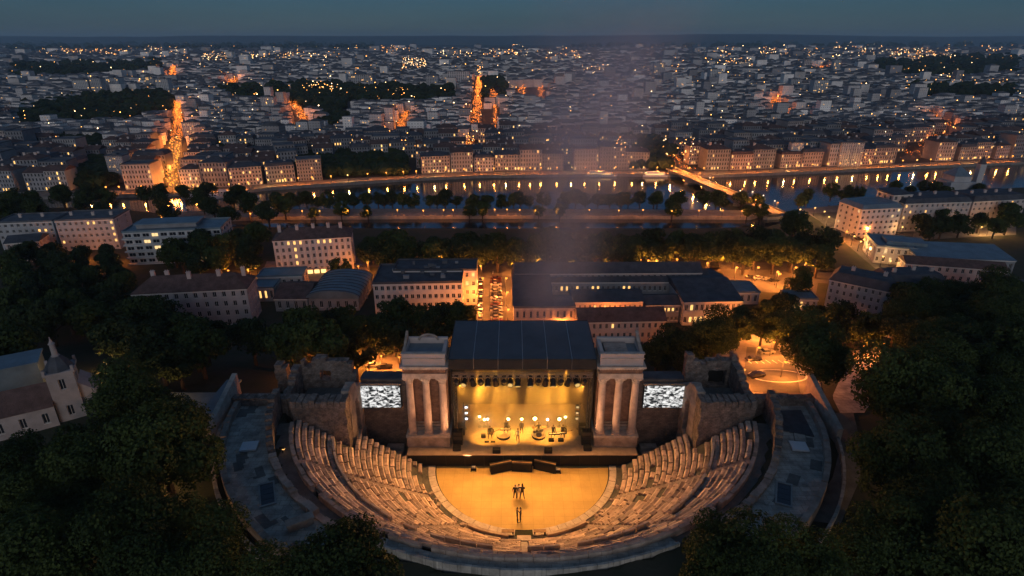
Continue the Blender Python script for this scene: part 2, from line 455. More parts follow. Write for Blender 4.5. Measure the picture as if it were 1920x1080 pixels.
def sheet(name, pix, z, m, mats=None):
    p = MB(); pts = [at(x, y, z) for x, y in pix]
    p.add(pts, [tuple(range(len(pts)))])
    o = p.build(name, m)
    if o.data.polygons[0].normal.z < 0: o.data.flip_normals()
    return tag(o, None, None, None, 'structure')
sheet('road', [(878, 618), (966, 618), (958, 498), (884, 498)], .02, 'asphalt')
sheet('road', [(640, 500), (1700, 512), (1760, 545), (1530, 530), (1300, 500), (640, 482)], .012, 'asphalt')
sheet('road', [(1370, 545), (1530, 552), (1540, 494), (1345, 490)], .016, 'asphalt')
sheet('pavement', [(470, 566), (690, 560), (690, 490), (500, 490)], .008, 'paving')
sheet('pavement', [(560, 735), (775, 735), (775, 650), (600, 655)], .01, 'paving')
sheet('road', [(1520, 400), (1640, 392), (1715, 430), (1700, 490), (1790, 540), (1660, 520)], .014, 'asphalt')
sheet('pavement', [(1500, 392), (1640, 378), (1905, 400), (1905, 440), (1720, 450), (1560, 428)], .006, 'paving')
def ribbon(name, pts, half, z, m):
    p = MB(); L = len(pts)
    for i in range(L):
        a = Vector((*pts[max(0, i - 1)][:2], 0)); b = Vector((*pts[min(L - 1, i + 1)][:2], 0))
        d = (b - a).normalized(); nrm = Vector((-d.y, d.x, 0)) * half
        q = Vector((*pts[i][:2], z)); p.v += [tuple(q - nrm), tuple(q + nrm)]
    for i in range(L - 1): p.f.append((2 * i, 2 * i + 2, 2 * i + 3, 2 * i + 1)); p.mi.append(0)
    return tag(p.build(name, m), None, None, None, 'structure')
quay = [(x, y + 4.2) for x, y in far_bank]
ribbon('road', quay, 2.6, .03, 'paving')
ribbon('pavement', [(x, y + .8) for x, y in far_bank], .7, .05, 'paving')
island_mid = [P2(*q) for q in ((345, 403), (505, 399), (900, 397.5), (1300, 399), (1405, 401))]
ribbon('path', island_mid, 1.15, .03, 'paving')
# painted lines: centre street, forecourt
ln = MB()
for k in range(9):
    a = at(924, 610 - k * 12, .03); b = at(924, 604 - k * 12, .03)
    ln.add([(a.x - .07, a.y, .03), (a.x + .07, a.y, .03), (a.x + .07, b.y, .03), (a.x - .07, b.y, .03)], [(0, 1, 2, 3)])
c = atg(1458, 706)
def G(x, y): return (x, y, hz(x, y) + .19)
for k in range(26):
    t0, t1 = 2 * PI * k / 26, 2 * PI * (k + 1) / 26
    ln.add([G(c.x + r_ * math.cos(t) * 1.5, c.y + r_ * math.sin(t)) for r_, t in ((2.4, t0), (2.62, t0), (2.62, t1), (2.4, t1))], [(0, 1, 2, 3)])
for k in range(7):
    a = atg(1408 + k * 12, 684)
    ln.add([G(a.x, a.y), G(a.x + .12, a.y), G(a.x + .43, a.y + 2.4), G(a.x + .31, a.y + 2.4)], [(0, 1, 2, 3)])
tag(ln.build('road_markings', 'paint'), None, None, None, 'structure')
def draped(name, pix, m, dz=.08, n=14):
    """a path laid on the slope: quad strip between two pixel lines"""
    L_, R_ = pix
    p = MB()
    def lerp(line, t):
        k = t * (len(line) - 1); i = min(int(k), len(line) - 2); f = k - i
        return (line[i][0] + (line[i + 1][0] - line[i][0]) * f, line[i][1] + (line[i + 1][1] - line[i][1]) * f)
    for i in range(n + 1):
        a = lerp(L_, i / n); b = lerp(R_, i / n)
        for j in range(7):
            q = atg(a[0] + (b[0] - a[0]) * j / 6, a[1] + (b[1] - a[1]) * j / 6)
            p.v.append((q.x, q.y, q.z + dz))
    for i in range(n):
        for j in range(6):
            k = i * 7 + j; p.f.append((k, k + 1, k + 8, k + 7)); p.mi.append(0)
    o = p.build(name, m)
    if o.data.polygons[0].normal.z < 0: o.data.flip_normals()
    return tag(o, None, None, None, 'structure')
draped('pavement', ([(1350, 626), (1340, 690), (1345, 748)], [(1520, 632), (1532, 690), (1545, 752)]), 'paving', .08, 24)
draped('road', ([(1400, 652), (1396, 690), (1398, 735)], [(1480, 655), (1492, 690), (1500, 738)]), 'asphalt', .13, 24)
draped('path', ([(1600, 658), (1580, 700), (1560, 745), (1575, 775)], [(1668, 658), (1650, 705), (1640, 745), (1620, 775)]), 'terrace')
draped('path', ([(1555, 775), (1575, 840), (1560, 900), (1500, 975)], [(1600, 775), (1615, 840), (1612, 900), (1575, 985)]), 'terrace_dark')
draped('path', ([(245, 955), (330, 965), (420, 985)], [(250, 975), (330, 985), (420, 1000)]), 'terrace_dark')

# hills on the horizon: two ridges
def ridge(name, y, x0, x1, hfun, n=90, depth=900):
    p = MB()
    for i in range(n + 1):
        x = x0 + (x1 - x0) * i / n
        h = hfun(x)
        p.v += [(x, y - depth, -2), (x, y - depth * .35, h * .72), (x, y, h), (x, y + depth, h * .5)]
    for i in range(n):
        for k in range(3):
            a = i * 4 + k; p.f.append((a, a + 4, a + 5, a + 1)); p.mi.append(0)
    return tag(p.build(name, 'hill', None, True), None, None, None, 'structure')
ridge('hills', 7600, -11000, 11000, lambda x: 50 + 58 + 20 * noise.noise(Vector((x * .0005, 2, 0))) + 6 * noise.noise(Vector((x * .002, 5, 0))) + 16 * math.exp(-((x - 2300) / 1700) ** 2))
ridge('hills', 5600, -7000, 7000, lambda x: 8 + 26 * sstep(2500, -2500, x) + 14 * noise.noise(Vector((x * .0008, 9, 0))), depth=500)

# ================================================================== THEATRE
def kf(r): return 1 - .125 * max(0, min(1, (r - 12.3) / 14))
def pt(r, deg, z):
    t = R(deg); return Vector((XC + r * math.cos(t), YC - kf(r) * r * math.sin(t), z))
def ring(name, r0, r1, z0, z1, d0, d1, m, n=60, parent=None, taper=0):
    """solid ring sector between two angles (0 = right, 90 = towards the camera)"""
    p = MB()
    for i in range(n + 1):
        d = d0 + (d1 - d0) * i / n
        p.v += [tuple(pt(r0, d, z0)), tuple(pt(r0, d, z1)), tuple(pt(r1, d, z1)), tuple(pt(r1, d, z0))]
    for i in range(n):
        a = i * 4; b = a + 4
        p.f += [(a, a + 1, b + 1, b), (a + 1, a + 2, b + 2, b + 1), (a + 2, a + 3, b + 3, b + 2)]; p.mi += [0, 0, 0]
    p.f += [(0, 3, 2, 1), tuple(n * 4 + k for k in (0, 1, 2, 3))]; p.mi += [0, 0]
    return p.build(name, m, parent)
# orchestra floor
p = MB(); n = 72
p.v = [tuple(pt(10.9, 180 * i / n, .04)) for i in range(n + 1)] + [(XC - 10.9, YC - .05, .04), (XC + 10.9, YC - .05, .04)]
p.v = [tuple(pt(10.9, 180 * i / n, .04)) for i in range(n + 1)]
p.f = [tuple(range(n + 1))]; p.mi = [0]
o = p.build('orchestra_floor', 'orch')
if o.data.polygons[0].normal.z < 0: o.data.flip_normals()
tag(o, 'sand-coloured half-round orchestra floor lit orange', None, None, 'structure')
tag(ring('pavement', 10.95, 11.02, 0, .02, 0, 180, 'black'), None, None, None, 'structure')
p = MB(); p.box(XC - 28, YC - .4, -.05, XC + 28, YC + 8.6, .03); tag(p.build('pavement', 'terrace_dark'), None, None, None, 'structure')
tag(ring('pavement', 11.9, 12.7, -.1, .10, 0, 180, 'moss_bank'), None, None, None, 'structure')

# kerb ring of separate slabs
kerb = thing('orchestra_kerb', 'pale stone kerb ring round the lit orchestra floor', 'kerb', (XC, YC, 0))
for i in range(36):
    if 17 <= i <= 18: continue
    p = MB(); a0 = 2 + 176 * i / 36 + .12; a1 = 2 + 176 * (i + 1) / 36 - .12
    q = [pt(11.05, a0, 0), pt(11.9, a0, 0), pt(11.9, a1, 0), pt(11.05, a1, 0)]
    h = .22 + rnd.uniform(-.02, .03)
    p.prism([(v.x - XC, v.y - YC) for v in q], 0, h)
    p.build('kerb_slab', 'pale_stone', kerb)
def lowwall(label, r, a0, a1, z, m='stone', th=.35):
    o = tag(ring('low_wall', r, r + th, 0, z, a0, a1, m, 14), label, 'wall')
lowwall('low stone wall on the walkway below the seats, left of the pale steps', 12.2, 98, 120, .75)
lowwall('low stone wall on the walkway below the seats, right of the pale steps', 12.2, 56, 78, .75)
st = thing('stone_steps', 'pale steps at the foot of the central seating aisle', 'steps', (XC, YC - 12.0, 0))
for k in range(3):
    p = MB(); p.box(-.75, -.5 + .3 * -k, 0, .75, -.18 - .3 * k + .3, .25 + .25 * k); p.build('step', 'pale_stone', st)
for sx, w_ in ((-1, 'left'), (1, 'right')):
    b = thing('bench', 'small dark bench on the kerb, ' + w_ + ' of the pale steps', 'bench', (XC + sx * 1.75, YC - 11.6, .2))
    p = MB(); p.box(-.7, -.2, .38, .7, .2, .46); p.build('seat', 'wood', b)
    for lx in (-.55, .55):
        p = MB(); p.box(lx - .06, -.17, 0, lx + .06, .17, .38); p.build('leg', 'black', b)

# seating bowl: sloping bank, rows of stone blocks
NR, RP, RZ = 21, .652, .43
def row_r(i): return 12.65 + RP * i + (.35 if i >= 15 else 0)
def row_z(i): return .55 + RZ * i + (.45 if i >= 15 else 0)
bowl = thing('stone_seating', 'half-round tiers of worn stone seat blocks facing the stage', 'seating', (0, 0, 0))
p = MB(); prof = [(12.6, -.2)] + [(row_r(i) + .02, row_z(i) - .54) for i in range(NR)] + [(row_r(NR - 1) + .8, row_z(NR - 1) - .3)]
n = 84
def arc_lim(r):
    """the rows end at the stage line below, at the wing walls higher up"""
    if r < 20.2: return 1.5
    return math.degrees(math.asin(min(.9, 3.6 / (kf(r) * r))))
for r, z in prof:
    l = arc_lim(r) - .4
    for i in range(n + 1): p.v.append(tuple(pt(r, l + (180 - 2 * l) * i / n, z)))
for k in range(len(prof) - 1):
    for i in range(n):
        a = k * (n + 1) + i; p.f.append((a, a + 1, a + n + 2, a + n + 1)); p.mi.append(0)
for e in (0, n):      # cut ends of the bank
    base = len(p.v)
    for k in range(len(prof)): q = p.v[k * (n + 1) + e]; p.v.append((q[0], q[1], -.3))
    for k in range(len(prof) - 1):
        p.f.append((k * (n + 1) + e, (k + 1) * (n + 1) + e, base + k + 1, base + k)); p.mi.append(0)
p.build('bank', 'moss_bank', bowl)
AISLES = (28, 56, 90, 124, 152)
unit = []
for k in range(9):
    q = MB(); j = lambda s=.05: rnd.uniform(-s, s)
    c_ = rnd.uniform(.05, .10); f_ = rnd.uniform(.26, .40)      # worn ends, worn front edge
    L0 = [(-.5 + j(), -.5 + j(), -.5), (.5 + j(), -.5 + j(), -.5), (.5 + j(), .5, -.5), (-.5 + j(), .5, -.5)]
    L1 = [(-.5 + j(.03), -.5 + j(.06), .5 - f_ + j(.05)), (.5 + j(.03), -.5 + j(.06), .5 - f_ + j(.08)), (.5 + j(.03), .5, .42), (-.5 + j(.03), .5, .42)]
    L2 = [(-.5 + c_ + j(.03), -.5 + f_ * .9 + j(.05), .5 + j(.12)), (.5 - c_ + j(.03), -.5 + f_ * .9 + j(.05), .5 + j(.12)), (.5 - c_, .44, .5 + j(.1)), (-.5 + c_, .44, .5 + j(.1))]
    q.add(L0 + L1 + L2, [(a, (a + 1) % 4, 4 + (a + 1) % 4, 4 + a) for a in range(4)] + [(4 + a, 4 + (a + 1) % 4, 8 + (a + 1) % 4, 8 + a) for a in range(4)] + [(8, 9, 10, 11), (3, 2, 1, 0)])
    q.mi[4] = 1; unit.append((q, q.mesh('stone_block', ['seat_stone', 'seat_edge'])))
blocks = []
for i in range(NR):
    r = row_r(i); l = arc_lim(r)
    d = l + rnd.uniform(0, .5)
    while d < 180 - l:
        wdt = rnd.uniform(1.0, 2.4); dd = math.degrees(wdt / r)
        e = min(d + dd, 180 - l); mid = (d + e) / 2
        half = math.degrees(.38 / r)
        ais = [a for a in AISLES if d - half < a < e + half]
        if ais: 
            a = ais[0]
            segs = [(d, a - half), (a + half, e if e > a + half else a + half)]
            e = max(e, a + half)
        else: segs = [(d, e)]
        for s0, s1 in segs:
            if math.radians(s1 - s0) * r < .25: continue
            if rnd.random() < .035 + .09 * noise.noise(Vector((mid * .12, i * .4, 0))): continue
            m_ = (s0 + s1) / 2
            c = pt(r + .26 + rnd.uniform(-.025, .025), m_, row_z(i) - .24 + rnd.uniform(-.06, .04))
            t0, t1 = pt(r + RP / 2, s0, 0), pt(r + RP / 2, s1, 0)
            v = (t1 - t0); ang = math.atan2(v.y, v.x) + rnd.uniform(-.02, .02)
            sc = (v.length - rnd.uniform(.03, .12), rnd.uniform(.47, .54), .48)
            # facing: local -y looks to the orchestra
            inward = Vector((XC, YC, 0)) - c
            if Vector((math.sin(ang), -math.cos(ang), 0)).dot(inward) < 0: ang += PI
            pp = proj(*c)
            blocks.append((sc[0] * .8 / pp[2] ** 2 * abs(pp[2]), i, c, ang, sc, rnd.randrange(9), (rnd.uniform(-.03, .03), rnd.uniform(-.025, .025))))
        d = e
def scale_px(b):       # how large a block shows: seen length times seen height
    c = b[2]; pp = proj(*c); q = proj(c.x + math.cos(b[3]) * b[4][0], c.y + math.sin(b[3]) * b[4][0], c.z)
    return math.hypot(pp[0] - q[0], pp[1] - q[1]) * (1 / pp[2]) if -50 < pp[0] < 1970 and pp[1] < 1080 else 0
blocks.sort(key=lambda b: -scale_px(b))
for b in blocks[:300]:
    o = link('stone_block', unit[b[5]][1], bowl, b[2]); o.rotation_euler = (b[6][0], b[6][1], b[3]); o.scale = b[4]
rest = MB()
for b in blocks[300:]:
    mt = Matrix.Translation(b[2]) @ Euler((b[6][0], b[6][1], b[3])).to_matrix().to_4x4() @ Matrix.Diagonal((*b[4], 1))
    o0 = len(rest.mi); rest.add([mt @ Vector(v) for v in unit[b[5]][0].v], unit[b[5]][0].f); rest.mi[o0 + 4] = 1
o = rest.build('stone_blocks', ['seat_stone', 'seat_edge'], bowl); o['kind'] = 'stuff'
stm = MB(); stm.box(-.36, -.19, -.25, .36, .19, 0); steps_mesh = stm.mesh('aisle_step', 'stone'); stm2 = stm.mesh('aisle_step', 'pale_stone')
for a in AISLES:
    for i in range(NR):
        for h in (0, 1):
            r = row_r(i) + .16 + .325 * h; c = pt(r, a, row_z(i) - .30 + .18 * h)
            link('aisle_step', stm2 if a == 90 else steps_mesh, bowl, c, R(90 - a))
# the podium wall between lower and upper tiers, catching the stage light, made of slabs
for k in range(40):
    a0, a1 = 12 + 156 * k / 40, 12 + 156 * (k + 1) / 40 - .25
    if any(abs((a0 + a1) / 2 - a) < 1.6 for a in AISLES) or (rnd.random() < .3 and 42 < a0 < 138): continue
    q = MB(); r0 = row_r(15) - .33; pts = [pt(r0, a0, 0), pt(r0 + .26, a0, 0), pt(r0 + .26, a1, 0), pt(r0, a1, 0)]
    q.prism([(v.x, v.y) for v in pts], row_z(14) - .3, row_z(15) + .25 + rnd.uniform(-.1, .12)); q.build('podium_slab', 'pale_stone', bowl)
# a few tumbled stones on the walkway and in the tiers
stone_k = 0
for k in range(26):
    a = rnd.uniform(20, 160); r = rnd.uniform(12.0, 12.6)
    if 84 < a < 96 or 98 < a < 122 or 55 < a < 80: continue
    q = MB(); s = rnd.uniform(.16, .38)
    b_ = [(-s + rnd.uniform(-.1, .1), -s * .7, 0), (s, -s * .8, 0), (s * .9, s * .7, 0), (-s, s * .8, 0)]
    t_ = [(x * .7 + rnd.uniform(-.06, .06), y * .7, s * rnd.uniform(.7, 1.2)) for x, y, _ in b_]
    q.hexa(b_, t_); o = q.build('fallen_stone', 'stone'); o.location = pt(r, a, .09); o.rotation_euler = (0, 0, rnd.uniform(0, 6))
    tag(o, 'loose fallen stone on the walkway between the kerb ring and the lowest seats', 'stone', 'loose stones at the foot of the seats')

# rim wall behind the top row, the walkway behind it, the outer paved ring
def stone_ring(root, nm, r0, r1, z0, z1, d0, d1, step, m, jit=.08, gap=.12, miss=0.0):
    d = d0
    while d < d1 - .1:
        e = min(d1, d + step * rnd.uniform(.7, 1.3))
        if rnd.random() >= miss:
            q = MB(); g_ = math.degrees(gap * .3 / r0)
            pts = [pt(r0 + rnd.uniform(-.03, .03), d, 0), pt(r1 + rnd.uniform(-.03, .03), d, 0), pt(r1, e - g_, 0), pt(r0, e - g_, 0)]
            q.prism([(v.x, v.y) for v in pts], z0, z1 + rnd.uniform(-jit, jit)); q.build(nm, m, root)
        d = e
rim = thing('rim_wall', 'low dark stone wall behind the topmost seat row', 'wall')
RT = row_r(NR - 1) + RP; ZT = row_z(NR - 1)
stone_ring(rim, 'stone_block', RT + .08, RT + .5, ZT - 1.6, ZT + .25, 10.5, 169.5, 2.6, 'stone', .12, miss=.05)
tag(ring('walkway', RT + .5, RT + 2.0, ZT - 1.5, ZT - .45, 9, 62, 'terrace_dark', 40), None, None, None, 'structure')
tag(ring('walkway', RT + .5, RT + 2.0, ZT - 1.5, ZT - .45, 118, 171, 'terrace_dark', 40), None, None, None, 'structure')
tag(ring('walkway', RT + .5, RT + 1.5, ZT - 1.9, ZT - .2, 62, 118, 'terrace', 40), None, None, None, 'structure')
pw = thing('parapet_wall', 'thin pale parapet along the outer paved ring below the central aisle', 'wall')
stone_ring(pw, 'stone_block', RT + 1.5, RT + 1.75, ZT - 2.5, ZT + .12, 62, 118, 3.2, 'terrace', .03)

def terrace(side):
    f = (lambda d: d) if side > 0 else (lambda d: 180 - d)
    w_ = 'right' if side > 0 else 'left'
    zt = ZT + .35
    def rg(name, r0, r1, z0, z1, a, b, m, par=None, n=40):
        a, b = sorted((f(a), f(b))); return ring(name, r0, r1, z0, z1, a, b, m, n, par)
    t = thing('terrace', 'broad curved stone terrace above the seats on the ' + w_ + ' of the theatre', 'terrace')
    rg('deck', RT + 2.3, 33.6, -1, zt, -2, 58, 'terrace', t)
    # paved patches, a little proud of the deck
    for k in range(46):
        a = rnd.uniform(4, 54); r = rnd.uniform(29.5, 33.0); w2 = rnd.uniform(.4, 1.1)
        q = MB(); da = math.degrees(w2 / r)
        pts = [pt(r - w2 * .6, f(a - da), 0), pt(r + w2 * .6, f(a - da), 0), pt(r + w2 * .6, f(a + da), 0), pt(r - w2 * .6, f(a + da), 0)]
        q.prism([(v.x, v.y) for v in pts], zt - .05, zt + .02 + .05 * rnd.random()); q.build('paving_slab', 'terrace' if rnd.random() < .85 else 'terrace_dark', t)
    # inner ruined wall
    iw = thing('ruined_wall', 'broken stone wall between the top seats and the ' + w_ + ' terrace', 'wall')
    lo, hi = sorted((f(4), f(58)))
    d = lo
    while d < hi:
        e = d + rnd.uniform(1.0, 2.2)
        aa = f((d + e) / 2)
        h = 1.7 * (1 - sstep(6, 30, aa)) + .5 + rnd.uniform(-.25, .3)
        q = MB(); pts = [pt(RT + 2.0 + rnd.uniform(-.08, .08), d, 0), pt(RT + 2.75 + rnd.uniform(-.12, .12), d, 0), pt(RT + 2.75, e - .05, 0), pt(RT + 2.0, e - .05, 0)]
        q.prism([(v.x, v.y) for v in pts], 4, zt + h); q.build('stone_block', 'ruin' if aa < 26 else 'stone', iw)
        d = e
    ow = thing('parapet_wall', 'curved outer parapet of stone blocks round the ' + w_ + ' terrace', 'wall')
    lo, hi = sorted((f(1), f(57)))
    stone_ring(ow, 'stone_block', 33.6, 34.2, 2, zt + .75, lo, hi, 2.4, 'stone', .1)
    ob = thing('outer_wall', 'low curved wall outside the ' + w_ + ' terrace parapet', 'wall')
    lo, hi = sorted((f(2), f(52)))
    stone_ring(ob, 'stone_block', 35.5 if side > 0 else 34.7, 35.8 if side > 0 else 35.1, 2, zt - .3, lo, hi, 3.2, 'terrace', .05)
    # white slab, sunken glazed pit, cross wall
    c = pt(31.2, f(20 if side > 0 else 20), zt)
    q = MB(); q.box(-.85, -.75, .12, .85, .75, .32); q.box(-.6, -.5, 0, .6, .5, .12)
    o = tag(q.build('stone_slab', 'white_paint'), 'white rectangular slab lying on the ' + w_ + ' terrace', 'slab'); o.location = c; o.rotation_euler = (0, 0, R(-8 * side))
    c = pt(31.0, f(37), zt)
    pit = thing('roof_light', 'long dark glazed roof light set in the ' + w_ + ' terrace', 'roof light', c, R(-24) if side > 0 else R(24))
    q = MB()
    for a_, b_ in (((-.75, -1.7), (.75, -1.5)), ((-.75, 1.5), (.75, 1.7)), ((-.75, -1.5), (-.6, 1.5)), ((.6, -1.5), (.75, 1.5))): q.box(*a_, .02, *b_, .16)
    q.build('frame', 'kerb', pit)
    for k in range(4):
        q = MB(); q.box(-.58, -1.48 + .745 * k, .03, .58, -1.48 + .745 * k + .70, .09); q.build('pane', 'pane', pit)
    cw = rg('cross_wall', 29.0, 33.4, zt, zt + .45, 56.5, 58, 'stone', None, 4); tag(cw, 'short cross wall closing the lower end of the ' + w_ + ' terrace', 'wall')
    return zt
for s in (-1, 1): ZTER = terrace(s)
q = MB(); c = pt(30.8, 180 - 49, ZTER); q.box(-1.1, -.35, 0, 1.1, .35, .75); q.box(-1.2, -.45, .75, 1.2, .45, .9)
o = tag(q.build('stone_block', 'stone'), 'long stone block like a sarcophagus on the left terrace', 'stone block'); o.location = c; o.rotation_euler = (0, 0, R(30))
# dark covered pit at the head of the right terrace
q = MB(); pts = [pt(28.9, 6, 0), pt(32.8, 5, 0), pt(33.0, 15, 0), pt(28.9, 14, 0)]; q.prism([(v.x, v.y) for v in pts], ZTER, ZTER + .12)
tag(q.build('pit_cover', 'slate'), 'black rippled cover sheet at the head of the right terrace', 'cover')

# lower platforms beside the outer ring
for s, w_ in ((-1, 'left'), (1, 'right')):
    o = thing('platform', 'grey rectangular platform outside the tiers, ' + w_ + ' of the central aisle', 'platform')
    lo, hi = sorted((90 + s * -30, 90 + s * -42))
    ring('deck', RT + 1.9, RT + 4.0, 4, ZT + .25, lo, hi, 'terrace', 10, o)
    e = 90 - s * 29.6
    lo, hi = sorted((e, e - s * 1.0)); lo, hi = min(lo, hi), max(lo, hi)
    ring('end_wall', RT + 2.0, RT + 4.1, 4, ZT + .7, lo, hi, 'pale_stone', 2, o)
# warm floor lamp on the left walkway
q = MB(); c = pt(RT + 1.3, 180 - 22, ZT - .45); q.tube(c, c + Vector((0, 0, .7)), .05); q.box(c.x - .3, c.y - .1, c.z + .6, c.x + .3, c.y + .1, c.z + .75)
o = tag(thing('floor_lamp', 'small yellow lamp on the walkway left of the top seats', 'lamp')); q.build('post', 'black', o)
q = MB(); q.box(c.x + .02, c.y - .12, c.z + .52, c.x + .28, c.y + .12, c.z + .6); q.build('bulb', 'win_warm', o)

# ---- wing ruins
def voxel_wall(name, A, B, th, zb, top, m, parent=None, holes=(), cell=.5, jit=.07, zbf=None):
    """broken wall from A to B: cells of masonry under an uneven top line, openings left out"""
    A = Vector((A[0], A[1], 0)); B = Vector((B[0], B[1], 0)); L = (B - A).length; u = (B - A) / L; nn = Vector((-u.y, u.x, 0))
    nu = max(1, round(L / cell)); ztop = max(top(i / max(1, nu - 1)) for i in range(nu)); nz = max(1, math.ceil((ztop - zb) / cell))
    occ = {}
    for i in range(nu):
        x = (i + .5) * L / nu
        for k in range(nz):
            z = zb + (k + .5) * cell
            ok = z < top((i + .5) / nu)
            for (hx0, hx1, hz0, hz1) in holes:
                if hx0 < x < hx1 and hz0 < z < hz1: ok = False
            if ok: occ[(i, k)] = 1
    q = MB(); idx = {}
    def V(i, k, s):
        key = (i, k, s)
        if key not in idx:
            p_ = A + u * (i * L / nu) + nn * (th * s) + Vector((0, 0, zb + k * cell))
            h = noise.noise_vector(p_ * 1.7) * jit * 1.6
            idx[key] = len(q.v); q.v.append(tuple(p_ + h))
        return idx[key]
    for (i, k) in occ:
        q.f.append((V(i, k, 0), V(i + 1, k, 0), V(i + 1, k + 1, 0), V(i, k + 1, 0)))
        q.f.append((V(i + 1, k, 1), V(i, k, 1), V(i, k + 1, 1), V(i + 1, k + 1, 1)))
        if (i - 1, k) not in occ: q.f.append((V(i, k, 1), V(i, k, 0), V(i, k + 1, 0), V(i, k + 1, 1)))
        if (i + 1, k) not in occ: q.f.append((V(i + 1, k, 0), V(i + 1, k, 1), V(i + 1, k + 1, 1), V(i + 1, k + 1, 0)))
        if (i, k + 1) not in occ: q.f.append((V(i, k + 1, 0), V(i + 1, k + 1, 0), V(i + 1, k + 1, 1), V(i, k + 1, 1)))
        if (i, k - 1) not in occ and k > 0: q.f.append((V(i, k, 1), V(i + 1, k, 1), V(i + 1, k, 0), V(i, k, 0)))
    q.mi = [0] * len(q.f)
    return q.build(name, m, parent)
def ragged(base, amp, seed): return lambda t: base + amp * noise.noise(Vector((t * 4.3, seed, 0))) + .35 * amp * noise.noise(Vector((t * 17, seed, 2)))
for s, w_ in ((-1, 'left'), (1, 'right')):
    X = lambda x: XC + s * x
    wg = thing('ruined_wing', 'ruined stone wing with broken walls at the ' + w_ + ' end of the seats', 'ruin')
    voxel_wall('front_wall', (X(20.6), 57.2), (X(26.9), 57.2), 1.6 if s < 0 else 1.6, 2, ragged(11.2, .5, s), 'ruin', wg, (), .5, .13) if s > 0 else \
        voxel_wall('front_wall', (X(26.9), 57.2), (X(20.6), 57.2), 1.6, 2, ragged(11.2, .5, s), 'ruin', wg, (), .5, .13)
    # coping ledge on the front wall
    for k in range(9):
        xa, xb = sorted((X(20.4 + .733 * k), X(20.4 + .733 * k + .70)))
        q = MB(); z_ = 11.75 + .25 * noise.noise(Vector((k * .9, s, 7))); j_ = lambda: rnd.uniform(-.09, .09)
        q.hexa([(xa, 57.05 + j_(), z_ - .9), (xb, 57.05 + j_(), z_ - .9), (xb, 58.85, z_ - .9), (xa, 58.85, z_ - .9)], [(xa + .04, 57.1 + j_(), z_ + j_()), (xb - .04, 57.1 + j_(), z_ + j_()), (xb - .04, 58.8 + j_(), z_ + j_()), (xa + .04, 58.8 + j_(), z_ + j_())]); q.build('coping_stone', 'ruin', wg)
    # side wall facing the stage, with an arched recess
    sw = lambda t: 12.0 - 1.9 * sstep(.25, .9, t) + .2 * noise.noise(Vector((t * 9, s, 4)))
    hole = [(1.9, 3.5, 4.0, 8.6), (2.2, 3.2, 4.0, 9.2)]
    if s < 0: voxel_wall('side_wall', (X(20.55), 58.9), (X(20.55), 64.2), .9, 0, sw, 'stone', wg, hole, .4)
    else: voxel_wall('side_wall', (X(20.55) + .9, 58.9), (X(20.55) + .9, 64.2), .9, 0, sw, 'stone', wg, hole, .4)
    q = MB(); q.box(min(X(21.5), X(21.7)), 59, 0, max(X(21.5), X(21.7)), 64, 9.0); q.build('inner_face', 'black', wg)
    bt = ragged(13.0, .8, 3 + s)
    if s < 0:
        voxel_wall('back_wall', (X(28.0), 64.6), (X(21.2), 64.6), 1.1, 2, lambda t: bt(t) - 2.5 * sstep(.86, 1, t) - (1.2 if .08 < t < .22 else 0), 'ruin', wg, [(2.3, 3.8, 9.9, 11.6)], .45, .1)
        voxel_wall('broken_pier', (X(31.3), 64.4), (X(29.9), 64.4), 1.2, 2, ragged(12.4, .5, 8), 'ruin', wg, (), .45, .1)
        voxel_wall('broken_wall', (X(29.9), 64.6), (X(28.0), 64.6), .9, 2, ragged(9.6, .3, 9), 'ruin', wg, (), .45, .1)
        voxel_wall('outer_side_wall', (X(28.0), 58.8), (X(28.0), 64.6), .9, 2, lambda t: 10.9 + 1.7 * sstep(.3, 1, t) + .5 * noise.noise(Vector((t * 7, 3, 3))), 'ruin', wg, (), .45, .1)
    else:
        voxel_wall('back_wall', (X(21.0), 65.4), (X(27.6), 65.4), 1.1, 2, lambda t: bt(t) - .6 + (.7 if t < .12 or t > .88 else 0), 'ruin', wg, [(3.1, 5.1, 8.6, 11.0)], .45, .1)
        voxel_wall('outer_side_wall', (X(27.6), 58.8), (X(27.6), 65.4), .9, 2, lambda t: 10.9 + 1.5 * sstep(.2, .8, t) + .3 * noise.noise(Vector((t * 7, 3, 3))), 'ruin', wg, (), .45, .1)
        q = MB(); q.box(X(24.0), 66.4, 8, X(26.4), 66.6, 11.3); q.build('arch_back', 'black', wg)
    q = MB(); q.box(min(X(21.5), X(27.4)), 58.9, 8.4, max(X(21.5), X(27.4)), 64.5, 9.0); q.build('floor', 'terrace_dark', wg)
    # outer low ruin running out to the terrace head
    voxel_wall('head_wall', (X(27.0), 59.0) if s > 0 else (X(35.5), 59.0), (X(35.5), 59.0) if s > 0 else (X(27.0), 59.0), 1.1, 4, ragged(ZTER + 1.1, .5, 5 + s), 'ruin', wg, (), .5, .1)
# leaning slab walls at the terrace heads
for s, w_ in ((-1, 'left'), (1, 'right')):
    q = MB(); x0 = XC + s * 35.2; x1 = XC + s * 34.6
    q.hexa([(x0, 53.5, 6), (x1, 53.5, 6), (x1, 61.5, 6), (x0, 61.5, 6)], [(x0, 53.5, ZTER + .7), (x1, 53.5, ZTER + .7), (x1, 61.5, ZTER + 3.0), (x0, 61.5, ZTER + 3.0)])
    tag(q.build('buttress_wall', 'pale_stone'), 'tall sloping buttress wall at the head of the ' + w_ + ' terrace', 'wall')
